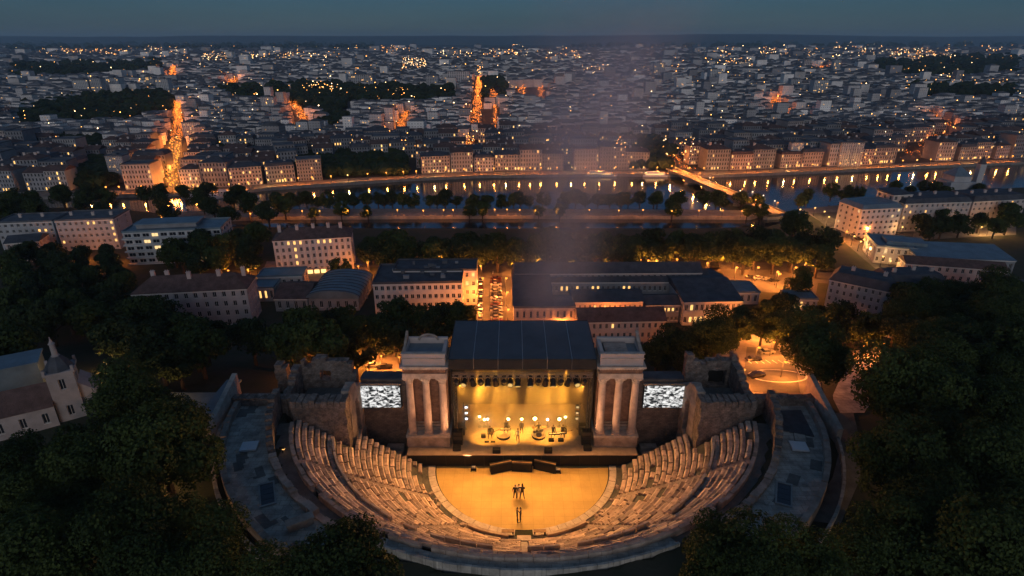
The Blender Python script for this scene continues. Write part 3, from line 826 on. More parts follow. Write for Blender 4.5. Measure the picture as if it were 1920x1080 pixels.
# flat-roofed annex left of the theatre
an = thing('annex_building', 'low annex with flat grey-blue roofs beside the left terrace', 'building')
for (x0, x1, y0, y1, z) in ((-40.2, -36.2, 50.5, 58.6, 9.4), (-43.5, -36.2, 58.9, 61.8, 9.9), (-36.0, -34.6, 57, 64, 10.4)):
    q = MB(); q.box(x0, y0, 4, x1, y1, z - .25); q.build('wall', 'plaster_grey', an)
    q = MB(); q.box(x0 - .2, y0 - .2, z - .25, x1 + .2, y1 + .2, z); q.build('roof', 'metal_roof', an)
q = MB(); q.box(-44.6, 58.2, 9.0, -43.8, 61.4, 11.0); q.build('chimney', 'pale_stone', an)
q = MB(); q.box(-43.4, 58.6, 8.9, -42.9, 58.75, 9.3); q.build('lit_window', 'win_warm', an)

# ================================================================== STAGE
SZ = 1.8
stg = thing('stage', 'black-fronted concert stage with lit sandy deck', 'stage', (XC, 0, 0))
q = MB(); q.box(-14.6, 60.2, SZ - .12, 14.6, 71.5, SZ); q.build('deck', 'stage_floor', stg)
for k in range(12):
    q = MB(); q.box(-14.55 + 29.1 / 12 * k + .01, 60.22, .03, -14.55 + 29.1 / 12 * (k + 1) - .01, 60.35, SZ - .12); q.build('front_panel', 'black', stg)
q = MB(); q.box(-14.55, 60.35, .0, -14.4, 71.4, SZ - .12); q.box(14.4, 60.35, 0, 14.55, 71.4, SZ - .12); q.build('side_panel', 'black', stg)
q = MB(); q.box(-9.0, 71.55, 0, 9.0, 71.75, 13.0); q.build('back_drape', 'drape', stg)
for s in (-1, 1):
    q = MB()
    for k in range(12):
        y0 = 63.6 + k * .66; q.box(s * 8.95 - .06, y0, SZ, s * 8.95 + .06 + .05 * (k % 2), y0 + .64, 12.9)
    q.build('side_drape', 'drape', stg)
# scaenae side walls with video screens
for s, w_ in ((-1, 'left'), (1, 'right')):
    o = voxel_wall('stage_wall', (XC + (-20.5 if s < 0 else 14.9), 64.2), (XC + (-14.9 if s < 0 else 20.5), 64.2), 1.6, 0, lambda t: 10.45 + .12 * noise.noise(Vector((t * 8, s, 0))), 'screen_wall', None, (), .45, .05)
    tag(o, 'dark stone wall behind the ' + w_ + ' video screen', 'wall')
    q = MB(); q.box(XC + s * 17.7 - 2.85, 64.05, 10.42, XC + s * 17.7 + 2.85, 65.9, 10.62); tag(q.build('wall_coping', 'slate'), 'dark coping on top of the wall behind the ' + w_ + ' video screen', 'coping')
    vs = thing('video_screen', 'bright black and white video screen hung ' + w_ + ' of the stage', 'screen', (XC + s * 18.05, 63.6, 8.2))
    q = MB(); q.box(-2.5, 0, -1.6, 2.5, .05, 1.6); q.build('display', 'screen', vs)
    q = MB(); q.box(-2.6, .06, -1.7, 2.6, .3, 1.7); q.build('casing', 'black', vs)
    q = MB(); q.box(-2.7, .0, 1.72, 2.7, .3, 1.95); q.build('truss_bar', 'steel', vs)
    # dim stone benches in the side passage
    for k in range(3):
        q = MB(); q.box(XC + s * 16.6 - 1.1, 60.4 + k * 1.1, .04, XC + s * 16.6 + 1.1, 61.3 + k * 1.1, .35 + .35 * k)
        tag(q.build('stone_tier', 'stone'), ('low', 'middle', 'high')[k] + ' dim stone tier in the passage ' + w_ + ' of the stage', 'stone tier')
# portal towers
def column(parent, x, y, z0, h):
    c = link('column', None, parent, (x, y, z0))
    q = MB(); q.box(-.62, -.62, 0, .62, .62, .16); q.lathe([(.60, .16), (.64, .24), (.60, .33), (.53, .38), (.57, .46), (.52, .54)], 16); q.build('base', 'column_stone', c)
    q = MB(); nf = 20; prof = [(.50, .54), (.485, 2.5), (.46, 5), (.42, h - 1.05), (.44, h - 1.0)]
    for r, z in prof:
        for i in range(nf * 2):
            t = PI * i / nf; rr = r * (1 if i % 2 == 0 else .955); q.v.append((rr * math.cos(t), rr * math.sin(t), z))
    for k in range(len(prof) - 1):
        for i in range(nf * 2): j = (i + 1) % (nf * 2); q.f.append((k * nf * 2 + i, k * nf * 2 + j, (k + 1) * nf * 2 + j, (k + 1) * nf * 2 + i)); q.mi.append(0)
    q.build('shaft', 'column_stone', c)
    q = MB(); q.lathe([(.44, h - 1.0), (.50, h - .95), (.46, h - .9), (.55, h - .62), (.50, h - .58), (.62, h - .35), (.56, h - .3), (.74, h - .12)], 12)
    q.box(-.74, -.74, h - .12, .74, .74, h)
    for a in range(4):
        t = PI / 4 + a * PI / 2; q.tube((.45 * math.cos(t), .45 * math.sin(t), h - .6), (.86 * math.cos(t), .86 * math.sin(t), h - .14), .1, .13, 6)
    q.build('capital', 'pale_stone', c)
    return c
def tower(s):
    w_ = 'left' if s < 0 else 'right'
    t = thing('portal_tower', 'tall three-columned classical stone tower on the ' + w_ + ' of the stage', 'tower', (XC + s * 12.0, 61.8, SZ))
    q = MB(); q.box(-2.75, 0, 0, 2.75, 4.4, 1.45); q.build('podium', 'stone', t)
    q = MB(); q.box(-2.85, -.1, 1.45, 2.85, 4.4, 1.75); q.build('podium_cap', 'pale_stone', t)
    q = MB(); q.box(-2.6, 1.5, 1.75, 2.6, 4.3, 10.2); q.build('back_wall', 'tower_brick', t)
    q = MB()
    for k in range(3): q.box(-2.55 + k * .02, 1.35 - .12 * (k == 0), 1.75 + k * .5, 2.55, 1.49, 2.2 + k * .35)
    q.build('plinth_course', 'stone', t)
    for x in (-2.05, 0, 2.05): column(t, x, .75, 1.75, 8.45)
    q = MB(); q.box(-2.7, .0, 10.2, 2.7, 4.4, 10.85); q.build('architrave', 'pale_stone', t)
    q = MB(); q.box(-2.6, .1, 10.85, 2.6, 4.35, 11.5); q.build('frieze', 'tower_brick', t)
    q = MB(); q.box(-2.95, -.25, 11.68, 2.95, 4.6, 11.95); q.box(-2.75, -.05, 11.5, 2.75, 4.45, 11.68); q.build('cornice', 'pale_stone', t)
    dm = MB(); dm.box(-.08, -.12, 0, .08, .0, .16); dmesh = dm.mesh('dentil', 'pale_stone')
    for k in range(17): link('dentil', dmesh, t, (-2.6 + k * .325, -.052, 11.51))
    # attic: four walls round a sunk roof
    q = MB(); z0, z1 = 11.95, 13.5
    q.box(-2.6, .15, z0, 2.6, .55, z1); q.box(-2.6, 4.0, z0, 2.6, 4.35, z1 + .25); q.box(-2.6, .55, z0, -2.2, 4.0, z1 + .12); q.box(2.2, .55, z0, 2.6, 4.0, z1); q.build('attic', 'plaster_pink', t)
    q = MB(); q.box(-2.7, .05, z1 - .62, 2.7, .15, z1 - .5); q.box(-2.7, .05, z1, 2.7, .62, z1 + .12); q.build('attic_moulding', 'pale_stone', t)
    q = MB(); q.box(-2.2, .55, z0, 2.2, 4.0, z1 - .55); q.build('roof', 'metal_roof', t)
    q = MB()
    if s < 0:
        for k in range(9):
            a = PI * k / 8; b = PI * (k + 1) / 8
            if k < 8: q.tube((.2 + 1.2 * math.cos(a), 3.7, z1 + .1 + .75 * math.sin(a)), (.2 + 1.2 * math.cos(b), 3.7, z1 + .1 + .75 * math.sin(b)), .16, n=5)
        q.hexa([(-2.6, .2, z1 + .1), (-2.3, .2, z1 + .1), (-2.3, 3.9, z1 + .1), (-2.6, 3.9, z1 + .1)], [(-2.6, 2.0, z1 + .4), (-2.3, 2.0, z1 + .4), (-2.3, 3.9, z1 + 1.3), (-2.6, 3.9, z1 + 1.3)])
    else:
        q.hexa([(2.2, .6, z1), (2.6, .6, z1), (2.6, 4.3, z1), (2.2, 4.3, z1)], [(2.2, 2.2, z1 + .3), (2.6, 2.2, z1 + .3), (2.6, 4.3, z1 + 1.2), (2.2, 4.3, z1 + 1.2)])
        q.box(-1.9, 1.2, z1 - .55, .9, 3.6, z1 - .2)
    q.build('broken_gable', 'stone', t)
    return t
for s in (-1, 1): tower(s)
# stage roof
rf = thing('stage_canopy', 'dark fabric stage roof stretched between the two portal towers', 'roof', (XC, 62.4, 13.0))
for k in range(6):
    q = MB(); x0 = -9.0 + 3 * k + .03; x1 = x0 + 2.94; nn = 6
    for j in range(nn + 1):
        t = j / nn
        for i in range(5):
            u = i / 4; q.v.append((x0 + (x1 - x0) * u, -.1 + 9.8 * t, 1.45 + .45 * math.sin(PI * t * .5) - .10 * math.sin(PI * u) * math.sin(PI * t)))
    for j in range(nn):
        for i in range(4): a = j * 5 + i; q.f.append((a, a + 1, a + 6, a + 5)); q.mi.append(0)
    q.build('roof_panel', 'roof_fabric', rf, True)
    q = MB(); q.box(x0, -.12, .0, x1, -.06, 1.42); q.build('valance_panel', 'drape', rf)
for k in range(7):
    q = MB(); x = -9.0 + 3 * k
    for j in range(6):
        t0, t1 = j / 6, (j + 1) / 6
        q.tube((x, -.1 + 9.8 * t0, 1.47 + .45 * math.sin(PI * t0 * .5)), (x, -.1 + 9.8 * t1, 1.47 + .45 * math.sin(PI * t1 * .5)), .045, n=5)
    q.tube((x, -.13, 0), (x, -.13, 1.47), .03, n=5); q.build('roof_seam', 'steel' if k not in (0, 6) else 'scaffold', rf)
q = MB(); q.box(-9.05, 9.5, -.2, 9.05, 9.7, 1.9); q.build('back_valance', 'drape', rf)
for s in (-1, 1):
    q = MB(); q.box(s * 9.02 - .03, -.06, 0, s * 9.02 + .03, 9.5, 1.5); q.build('side_valance', 'drape', rf)
# truss
def truss(q, A, B, w=.45, step=.6, r=.035):
    A = Vector(A); B = Vector(B); d = (B - A); L = d.length; d.normalize()
    sd = d.cross(Vector((0, 0, 1))) if abs(d.z) < .9 else Vector((1, 0, 0)); sd.normalize(); up = sd.cross(d)
    cs = [sd * (w / 2 * a) + up * (w / 2 * b) for a, b in ((1, 1), (-1, 1), (-1, -1), (1, -1))]
    for c in cs: q.tube(A + c, B + c, r, n=5)
    nseg = max(1, round(L / step))
    for i in range(nseg):
        p0 = A + d * (L * i / nseg); p1 = A + d * (L * (i + 1) / nseg)
        for k in range(4):
            a, b = (cs[k], cs[(k + 1) % 4]) if i % 2 else (cs[(k + 1) % 4], cs[k]); q.tube(p0 + a, p1 + b, r * .6, n=4, cap=False)
tr = thing('lighting_truss', 'lattice lighting truss under the front edge of the stage roof', 'truss', (XC, 62.75, 11.95))
q = MB(); truss(q, (-8.7, 0, 0), (8.7, 0, 0)); q.build('front_beam', 'steel', tr)
q = MB(); truss(q, (-8.7, 4.5, .2), (8.7, 4.5, .2)); q.build('rear_beam', 'steel', tr)
for s in (-1, 1):
    q = MB(); truss(q, (s * 8.45, 0, -10.1), (s * 8.45, 0, -.25), .4); q.build('leg', 'scaffold', tr)
# hanging spotlights, each with its own light
def spotlight(x, y, z, tilt, k, label, energy, size, aim, blend=.6, col=(1, .45, .05), kind=0):
    h = thing('stage_spotlight', label, 'spotlight', (x, y, z), 0, 'spotlights hung along the truss'); FS = 1.45; h.scale = (FS, FS, FS)
    q = MB(); q.box(-.16, -.12, -.02, .16, .12, .14); q.box(-.27, -.05, -.42, -.22, .05, .0); q.box(.22, -.05, -.42, .27, .05, .0); q.box(-.27, -.05, -.02, .27, .05, .02); q.build('yoke', 'black_gloss', h)
    d = (Vector(aim) - Vector((x, y, z - .42))).normalized()
    q = MB(); q.lathe([(.12, .28), (.2, .22), (.22, -.05), (.26, -.3), (.28, -.42)], 10)
    b = q.build('head', 'black_gloss', h); b.location = (0, 0, -.42); b.rotation_euler = (-d).to_track_quat('Z', 'Y').to_euler()
    q = MB(); q.lathe([(.22, -.425), (.2, -.44)], 10); q.build('lens', 'spot_lens', b)
    if energy:
        li = bpy.data.lights.new('spot_beam', 'SPOT'); li.energy = energy * K; li.spot_size = R(size); li.spot_blend = blend; li.color = col; li.shadow_soft_size = .2
        lo = bpy.data.objects.new('spot_beam', li); C.objects.link(lo); lo.parent = h
        lo.location = Vector((0, 0, -.42)) + d * .5; lo.rotation_euler = d.to_track_quat('-Z', 'Y').to_euler()
xs = [-8.2, -7.2, -6.2, -5.2, -4.3, -3.35, -2.3, -1.5, -.6, 1.0, 2.0, 2.9, 3.8, 4.8, 5.7, 6.7, 7.7]
for k, x in enumerate(xs):
    lab = 'dark spotlight hanging on the stage truss, ' + ordinal(k) + ' from the left'
    m4 = (0, 3, 2, 0, 1, 2, 0, 3, 1, 1, 0, 2, 1, 0, 2, 3, 0)[k]
    aim, en, sz = (((XC + x * .9, 69.5, 4), 24000, 26), ((XC + x * 1.0, 52.5, 0), 700, 80), ((XC + x * .7, 65.8, SZ), 6500, 52), ((XC + x * 1.6, 40, 5), 11000, 150))[m4]
    spotlight(XC + x, 62.75, 11.6, 0, k, lab, en, sz, aim, .6, (1, .46, .13) if m4 == 3 else (1, .43, .05))
for k, x in enumerate((-6, -3.6, -1.2, 1.2, 3.6, 6)):
    spotlight(XC + x, 67.25, 11.85, 0, k, 'dark spotlight on the rear stage truss inside the haze, ' + ordinal(k) + ' from the left', 30000, 22, (XC + x * .85, 63.8 + .6 * (k % 2), SZ))
# blinders at the back of the stage, facing the audience
for k, (px, py, m_, sz) in enumerate(((914, 786, 'stage_cool', .2), (953, 786, 'stage_lamp', .3), (978, 786, 'stage_lamp', .28), (1003, 785, 'stage_lamp', .38), (1027, 787, 'stage_cool', .2), (1049, 786, 'stage_lamp', .32), (1060, 782, 'stage_lamp', .2), (908, 787, 'stage_lamp', .24), (899, 781, 'stage_lamp', .2))):
    y = 66.1; sz *= .6
    # on the plane near the back drape
    a = (px - 960) / F; b = -(py - 540) / F; t = y / (CP + b * SP); X, Z = a * t, CAMZ + (-SP + b * CP) * t
    h = thing('blinder_lamp', ('cool white' if m_ == 'stage_cool' else 'glowing yellow') + ' blinder lamp at the stage back, ' + ordinal([914, 953, 978, 1003, 1027, 1049, 1060, 908, 899].index(px) if False else sorted([914, 953, 978, 1003, 1027, 1049, 1060, 908, 899]).index(px)) + ' from the left', 'lamp', (X, y, SZ), 0, 'blinder lamps at the back of the stage')
    q = MB(); q.tube((0, 0, .0), (0, 0, Z - SZ - sz), .03); q.lathe([(.3, 0), (.28, .04), (.04, .08)], 8); q.build('stand', 'black', h)
    q = MB(); q.box(-sz - .06, .02, Z - SZ - sz - .06, sz + .06, .22, Z - SZ + sz + .06); q.build('housing', 'black', h)
    q = MB(); q.lathe([(sz, 0), (sz * .8, .05), (sz * .3, .08)], 12); o = q.build('lens', m_, h); o.location = (0, .015, Z - SZ); o.rotation_euler = (R(90), 0, 0)
# laptops / lit desks at the left wing, PA stacks, monitors
def pa(x, y, label, w, d, hgts):
    h = thing('speaker_stack', label, 'speaker', (x, y, SZ)); z = 0
    for k, hh in enumerate(hgts):
        q = MB(); q.box(-w / 2, -d / 2, z, w / 2, d / 2, z + hh - .02); c = q.build('cabinet', 'black', h)
        q = MB(); q.box(-w / 2 + .07, -d / 2 - .02, z + .07, w / 2 - .07, -d / 2 - .005, z + hh - .09); q.build('grille', 'scaffold', c)
        z += hh
for s, w_ in ((-1, 'left'), (1, 'right')):
    pa(XC + s * 8.3, 62.6, 'tall black speaker stack on the ' + w_ + ' front corner of the stage', 1.2, .9, (.7, .7, .6))
    pa(XC + s * 8.35, 61.3, 'single black bass speaker standing before the ' + w_ + ' speaker stack', 1.0, .7, (.55,))
    pa(XC + s * 8.0, 64.6, 'equipment rack behind the ' + w_ + ' speaker stack', .9, .8, (.9, .6))
    h = thing('light_tree', 'thin lamp pole with side lights at the ' + w_ + ' edge of the stage', 'lamp pole', (XC + s * 7.7, 65.6, SZ))
    q = MB(); q.tube((0, 0, 0), (0, 0, 4.2), .05); q.lathe([(.35, 0), (.3, .06), (.05, .1)], 8); q.build('pole', 'scaffold', h)
    for k in range(3):
        q = MB(); q.box(-s * .1, -.2, 1.6 + k * .9, -s * .55, .15, 2.0 + k * .9); c = q.build('side_light', 'black_gloss', h)
        q = MB(); q.box(-.16 - s * .33, -.23, 1.68 + k * .9, .16 - s * .33, -.205, 1.92 + k * .9); q.build('lens', 'laptop' if s < 0 else 'win_pale', c)
for px, w_ in ((931, 'left'), (1028, 'right')):
    p_ = at(px, 850, SZ)
    h = thing('stage_monitor', 'black wedge monitor on the front edge of the stage, ' + w_ + ' of the two', 'monitor', (p_.x, 60.75, SZ))
    q = MB(); q.hexa([(-.5, -.3, 0), (.5, -.3, 0), (.5, .3, 0), (-.5, .3, 0)], [(-.5, -.3, .62), (.5, -.3, .62), (.5, .1, .7), (-.5, .1, .7)]); q.build('cabinet', 'black', h)
    q = MB(); q.box(-.4, .31, .06, .4, .33, .4); q.build('grille', 'scaffold', h)
# boarded ramps set against the stage front
for k, (px0, py0, px1, py1) in enumerate(((919, 872, 959, 864), (960, 866, 998, 868), (1002, 862, 1042, 871))):
    A = at(px0, py0, 1.15); B = at(px1, py1, 1.15); A.z = B.z = 0; u = (B - A); L = u.length
    h = thing('ramp', ('left', 'middle', 'right')[k] + ' of the three dark boarded ramps before the stage front', 'ramp', (A.x, A.y, 0), math.atan2(u.y, u.x))
    q = MB(); q.hexa([(0, -.45, .04), (L, -.45, .04), (L, .35, .04), (0, .35, .04)], [(0, -.25, 1.05), (L, -.25, 1.05), (L, .3, 1.15), (0, .3, 1.15)]); q.build('base', 'black', h)
    for j in range(3):
        q = MB(); q.box(0, -.28 + j * .2, 1.13 + .03 * j, L, -.28 + j * .2 + .17, 1.17 + .03 * j); q.build('plank', 'wood' if j == 1 else 'black', h)
for px, py, w_ in ((888, 882, 'left'), (1046, 886, 'right')):
    p_ = at(px, py, 0)
    h = thing('floor_projector', 'small floor projector on the orchestra near the stage, ' + w_ + ' of the ramps', 'projector', (p_.x, p_.y, .04))
    q = MB(); q.box(-.3, -.22, .1, .3, .22, .42); q.box(-.35, -.3, 0, -.25, .3, .1); q.box(.25, -.3, 0, .35, .3, .1); q.build('body', 'black', h)
    q = MB(); q.box(-.26, -.2, .46, .26, .2, .56); q.build('lens_panel', 'pale_stone', h)
    sg = -1 if w_ == 'left' else 1
    li = bpy.data.lights.new('wash_beam', 'SPOT'); li.energy = 6200 * K; li.spot_size = R(48); li.spot_blend = .9; li.color = (1, .50, .24); li.shadow_soft_size = .2
    lo = bpy.data.objects.new('wash_beam', li); C.objects.link(lo); lo.parent = h; lo.location = (0, 0, .75); lo.rotation_euler = (Vector((XC + sg * 12.2, 62.5, 10)) - Vector((p_.x, p_.y, .8))).to_track_quat('-Z', 'Y').to_euler()
    q = MB(); q.tube((-.2, 0, .42), (-.2, 0, .46), .03); q.tube((.2, 0, .42), (.2, 0, .46), .03); q.build('bracket', 'black', h)

# ---- people
def skin_mesh(name, joints, edges, mats, matf):
    me = bpy.data.meshes.new(name + '_cage')
    me.from_pydata([j[0] for j in joints], edges, [])
    o = bpy.data.objects.new(name + '_cage', me); C.objects.link(o)
    sk = o.modifiers.new('s', 'SKIN'); sk.use_smooth_shade = True; sk.branch_smoothing = .6
    for i, j in enumerate(joints):
        d = me.skin_vertices[0].data[i]; d.radius = (j[1], j[2] if len(j) > 2 else j[1]); d.use_root = (i == 0)
    sb = o.modifiers.new('u', 'SUBSURF'); sb.levels = 1; sb.render_levels = 1
    dg = bpy.context.evaluated_depsgraph_get()
    out = bpy.data.meshes.new_from_object(o.evaluated_get(dg))
    bpy.data.objects.remove(o); bpy.data.meshes.remove(me)
    out.name = name; out.materials.clear()
    for m_ in mats: out.materials.append(M[m_])
    for p_ in out.polygons: p_.material_index = matf(p_.center); p_.use_smooth = True
    return out
def person_mesh(pose, mats):
    """pelvis-rooted figure, facing -y, feet at z = 0; pose: 'stand', 'guitar', 'sit', 'keys', 'arm'"""
    J = []; E = []
    def j(p_, r, r2=None, par=None):
        J.append((p_, r, r2 if r2 else r)); i = len(J) - 1
        if par is not None: E.append((par, i))
        return i
    sit = pose == 'sit'; dz = -.45 if sit else 0
    pel = j((0, 0, .98 + dz), .155, .115)
    ab = j((0, .0, 1.15 + dz), .14, .105, pel); ch = j((0, .0, 1.36 + dz), .165, .12, ab)
    nk = j((0, -.01, 1.52 + dz), .06, .06, ch); hd0 = j((0, -.02, 1.61 + dz), .085, .095, nk); hd1 = j((0, -.015, 1.72 + dz), .09, .105, hd0); j((0, .0, 1.80 + dz), .06, .07, hd1)
    hands = {'stand': ((.30, -.05, .80), (.30, -.05, .80)), 'guitar': ((.42, -.32, 1.15), (.10, -.30, 1.0)), 'sit': ((.28, -.45, 1.2 + dz), (.28, -.5, 1.25 + dz)), 'keys': ((.22, -.48, 1.05), (.22, -.48, 1.05)), 'arm': ((.16, -.24, 1.50), (.34, -.05, .82))}[pose]
    for s, hp in ((1, hands[0]), (-1, hands[1])):
        sh = j((s * .19, 0, 1.44 + dz), .07, .075, ch)
        hx = Vector((s * hp[0] if not (pose == 'guitar' and s < 0) else s * hp[0], hp[1], hp[2])); shv = Vector((s * .19, 0, 1.44 + dz))
        mid = (shv + hx) / 2; L = .58; dd = (hx - shv).length; off = math.sqrt(max(0, (L / 2) ** 2 - (dd / 2) ** 2))
        el = mid + Vector((s * .7, .5, -.3)).normalized() * off
        e = j(tuple(el), .05, .05, sh); wv = el + (hx - el) * .9
        wr = j(tuple(wv), .032, .036, e)
        d = (hx - el).normalized(); sd = d.cross(Vector((0, 0, 1)));  sd = sd.normalized() if sd.length > .1 else Vector((0, 1, 0))
        pm = j(tuple(wv + d * .07), .04, .022, wr)
        for k, ln in enumerate((.075, .09, .085, .065)):
            b0 = wv + d * .11 + sd * (-.033 + .022 * k); f1 = j(tuple(b0), .010, .010, pm); j(tuple(b0 + d * ln * .8 + Vector((0, 0, -.02))), .008, .008, f1)
        th = j(tuple(wv + d * .05 + sd * -.05), .012, .012, pm); j(tuple(wv + d * .10 + sd * -.075), .009, .009, th)
    for s in (1, -1):
        hip = j((s * .095, 0, .92 + dz), .098, .098, pel)
        if sit: kn = j((s * .2, -.42, .50), .066, .066, hip); an = j((s * .2, -.42, .10), .043, .043, kn)
        else:
            sp = .11 if pose in ('guitar', 'keys') else .05
            kn = j((s * (.1 + sp * .4), -.02, .50), .066, .066, hip); an = j((s * (.1 + sp), .02, .09), .043, .043, kn)
        a = J[an][0]; j((a[0], a[1] - .16, .035), .042, .034, an)
    top = 1.6 + dz
    def mf(c):
        if c.z > 1.70 + dz or (c.z > 1.60 + dz and c.y > .03): return 3
        if c.z > 1.49 + dz and abs(c.x) < .12: return 2
        if c.z < .95 + dz and abs(c.x) < .24 and not (abs(c.y) > .25 and not sit): return 1
        if c.z < 1.03 + dz and (abs(c.x) > .24): return 2 if not sit else 1
        return 0
    me = skin_mesh('person', J, E, mats, mf)
    # nose, ears
    bm = bmesh.new(); bm.from_mesh(me)
    for x, y, z, r in ((0, -.135, 1.675, .02), (.1, 0, 1.68, .022), (-.1, 0, 1.68, .022)):
        res = bmesh.ops.create_icosphere(bm, subdivisions=1, radius=r, matrix=Matrix.Translation((x, y, z + dz)))
        for v in res['verts']:
            for f in v.link_faces: f.material_index = 2
    bm.to_mesh(me); bm.free()
    return me
PM = {}
def person(pose, loc, rz, label, mats=('cloth_dark', 'cloth_dark', 'skin', 'hair'), sc=1.12):
    k = (pose, mats)
    if k not in PM: PM[k] = person_mesh(pose, list(mats))
    o = tag(link('person', PM[k], None, loc, rz), label, 'person'); o.scale = (sc, sc, sc)
    return o
def guitar(loc, rz, label):
    h = thing('guitar', label, 'guitar', loc, rz)
    q = MB(); q.lathe([(.15, -.03), (.18, 0), (.15, .03)], 12); q.lathe([(.11, -.03), (.14, 0), (.11, .03)], 12, (.2, 0, 0)); o = q.build('body', 'wood', h); o.rotation_euler = (R(90), R(-20), 0)
    q = MB(); q.box(.25, -.02, -.02, 1.0, .02, .03); q.box(.98, -.02, -.05, 1.12, .02, .06); o = q.build('neck', 'wood', h); o.rotation_euler = (0, R(-20), 0)
def drum(label, loc, rz=0):
    h = thing('drum_kit', label, 'drum kit', loc, rz)
    for nm, x, y, z, r, hh, tilt in (('bass_drum', 0, -.35, .38, .36, .5, 90), ('floor_tom', -.55, .1, .45, .22, .4, 0), ('snare_drum', .4, .1, .6, .2, .18, 0), ('tom', -.22, -.3, .95, .17, .25, 15), ('tom', .22, -.3, .95, .17, .25, 15)):
        q = MB(); q.lathe([(r, -hh / 2), (r + .02, -hh / 2 + .02), (r, -hh / 2 + .04), (r, hh / 2 - .04), (r + .02, hh / 2 - .02), (r, hh / 2)], 14); o = q.build(nm, 'cloth_mid', h); o.location = (x, y, z); o.rotation_euler = (R(tilt), 0, 0)
    for x, y, z in ((-.7, -.3, 1.35), (.75, -.25, 1.3), (.6, .25, 1.0)):
        q = MB(); q.lathe([(.26, 0), (.1, .03), (.03, .05)], 14); c = q.build('cymbal', 'wood', h); c.location = (x, y, z); c.rotation_euler = (R(12), 0, 0)
        q = MB(); q.tube((x, y, 0), (x, y, z), .015); q.build('cymbal_stand', 'steel', h)
    q = MB(); q.lathe([(.05, 0), (.04, .45), (.19, .47), (.19, .53)], 10); o = q.build('stool', 'black', h); o.location = (0, .55, 0)
def keyboard(label, loc, rz=0):
    h = thing('keyboard', label, 'keyboard', loc, rz)
    q = MB(); q.box(-.75, -.2, .92, .75, .2, 1.02); q.build('body', 'black', h)
    q = MB(); q.box(-.68, -.15, 1.021, .68, .08, 1.035); q.build('keys', 'cloth_pale', h)
    for s in (-1, 1): q = MB(); q.tube((-s * .6, 0, 0), (s * .6, 0, .92), .025); q.build('leg', 'steel', h)
def micstand(label, loc):
    h = thing('microphone_stand', label, 'microphone', loc)
    q = MB(); q.lathe([(.2, 0), (.18, .03), (.02, .05)], 8); q.tube((0, 0, .03), (0, 0, 1.35), .015); q.tube((0, 0, 1.35), (0, .35, 1.55), .012); q.build('stand', 'steel', h)
    q = MB(); q.lathe([(.02, 0), (.035, .1), (.02, .14)], 8, (0, .35, 1.55)); q.build('head', 'black', h)
def S_at(px, py): p_ = at(px, py, SZ); return Vector((p_.x, p_.y, SZ))
def riser(px, py, label, r=.95):
    c = S_at(px, py); h = tag(thing('riser', label, 'platform', c))
    q = MB(); q.lathe([(r * .96, 0), (r * .96, .26), (r, .27), (r, .34)], 20); q.build('base', 'black', h)
    q = MB(); q.lathe([(r * .98, .341), (r * .97, .355)], 20); q.build('top', 'stage_floor', h)
    return c + Vector((0, 0, .356))
c = S_at(919, 822); person('guitar', c, R(10), 'guitarist in dark clothes, leftmost of the band on the stage'); guitar(c + Vector((.15, -.33, 1.12)), R(10), 'guitar held by the leftmost musician on the stage')
micstand('microphone stand before the leftmost guitarist', c + Vector((-.1, -.75, 0)))
pa(c.x + .0, c.y + 1.0, 'guitar amplifier behind the leftmost guitarist', .8, .4, (.7,))
pa(c.x - .9, c.y + .3, 'small amplifier beside the leftmost guitarist', .6, .4, (.45,))
for k in range(2): 
    q = MB(); q.box(-.3, -.12, 0, .3, .12, .12); tag(q.build('pedal_board', 'black'), ('left', 'right')[k] + ' pedal board at the feet of the leftmost guitarist', 'pedal board').location = c + Vector((-.4 + .8 * k, -.75, 0))
b = riser(944, 818, 'round low riser left of the singer'); person('keys', b + Vector((.35, .3, 0)), R(0), 'keyboard player on the round riser left of the singer', ('cloth_mid', 'cloth_dark', 'skin', 'hair')); keyboard('keyboard on the round riser left of the singer', b + Vector((.25, -.25, 0)))
b = riser(1010, 818, 'round low riser right of the singer'); drum('drum kit on the round riser right of the singer', b + Vector((0, -.1, 0))); person('sit', b + Vector((0, .5, 0)), 0, 'drummer seated behind the drums on the right riser')
c = S_at(971, 827); person('arm', c, 0, 'singer in pale clothes at the centre of the stage', ('cloth_pale', 'cloth_mid', 'skin', 'hair')); micstand('microphone stand before the singer at centre stage', c + Vector((.05, -.55, 0)))
c = S_at(978, 812); person('stand', c, 0, 'backing singer standing behind the main singer', ('cloth_mid', 'cloth_dark', 'skin', 'hair'))
c = S_at(1037, 820); person('keys', c, R(8), 'keyboard player at the left end of the right-hand desk'); 
c2 = S_at(1055, 820); person('guitar', c2, R(-10), 'guitarist at the right end of the right-hand desk'); guitar(c2 + Vector((.15, -.33, 1.12)), R(-10), 'guitar held by the rightmost musician on the stage')
keyboard('keyboard before the player at the right-hand desk', c + Vector((.1, -.5, 0)))
keyboard('second keyboard between the two players on the right', c + Vector((.9, -.35, 0)), R(4))
pa(c2.x + .2, c2.y + .9, 'amplifier behind the rightmost guitarist', .8, .4, (.7,)); pa(c.x - .3, c.y - .75, 'low monitor in front of the right-hand desk', .7, .4, (.35,))
pa(c2.x - .3, c2.y - .75, 'low monitor in front of the rightmost guitarist', .7, .4, (.35,))
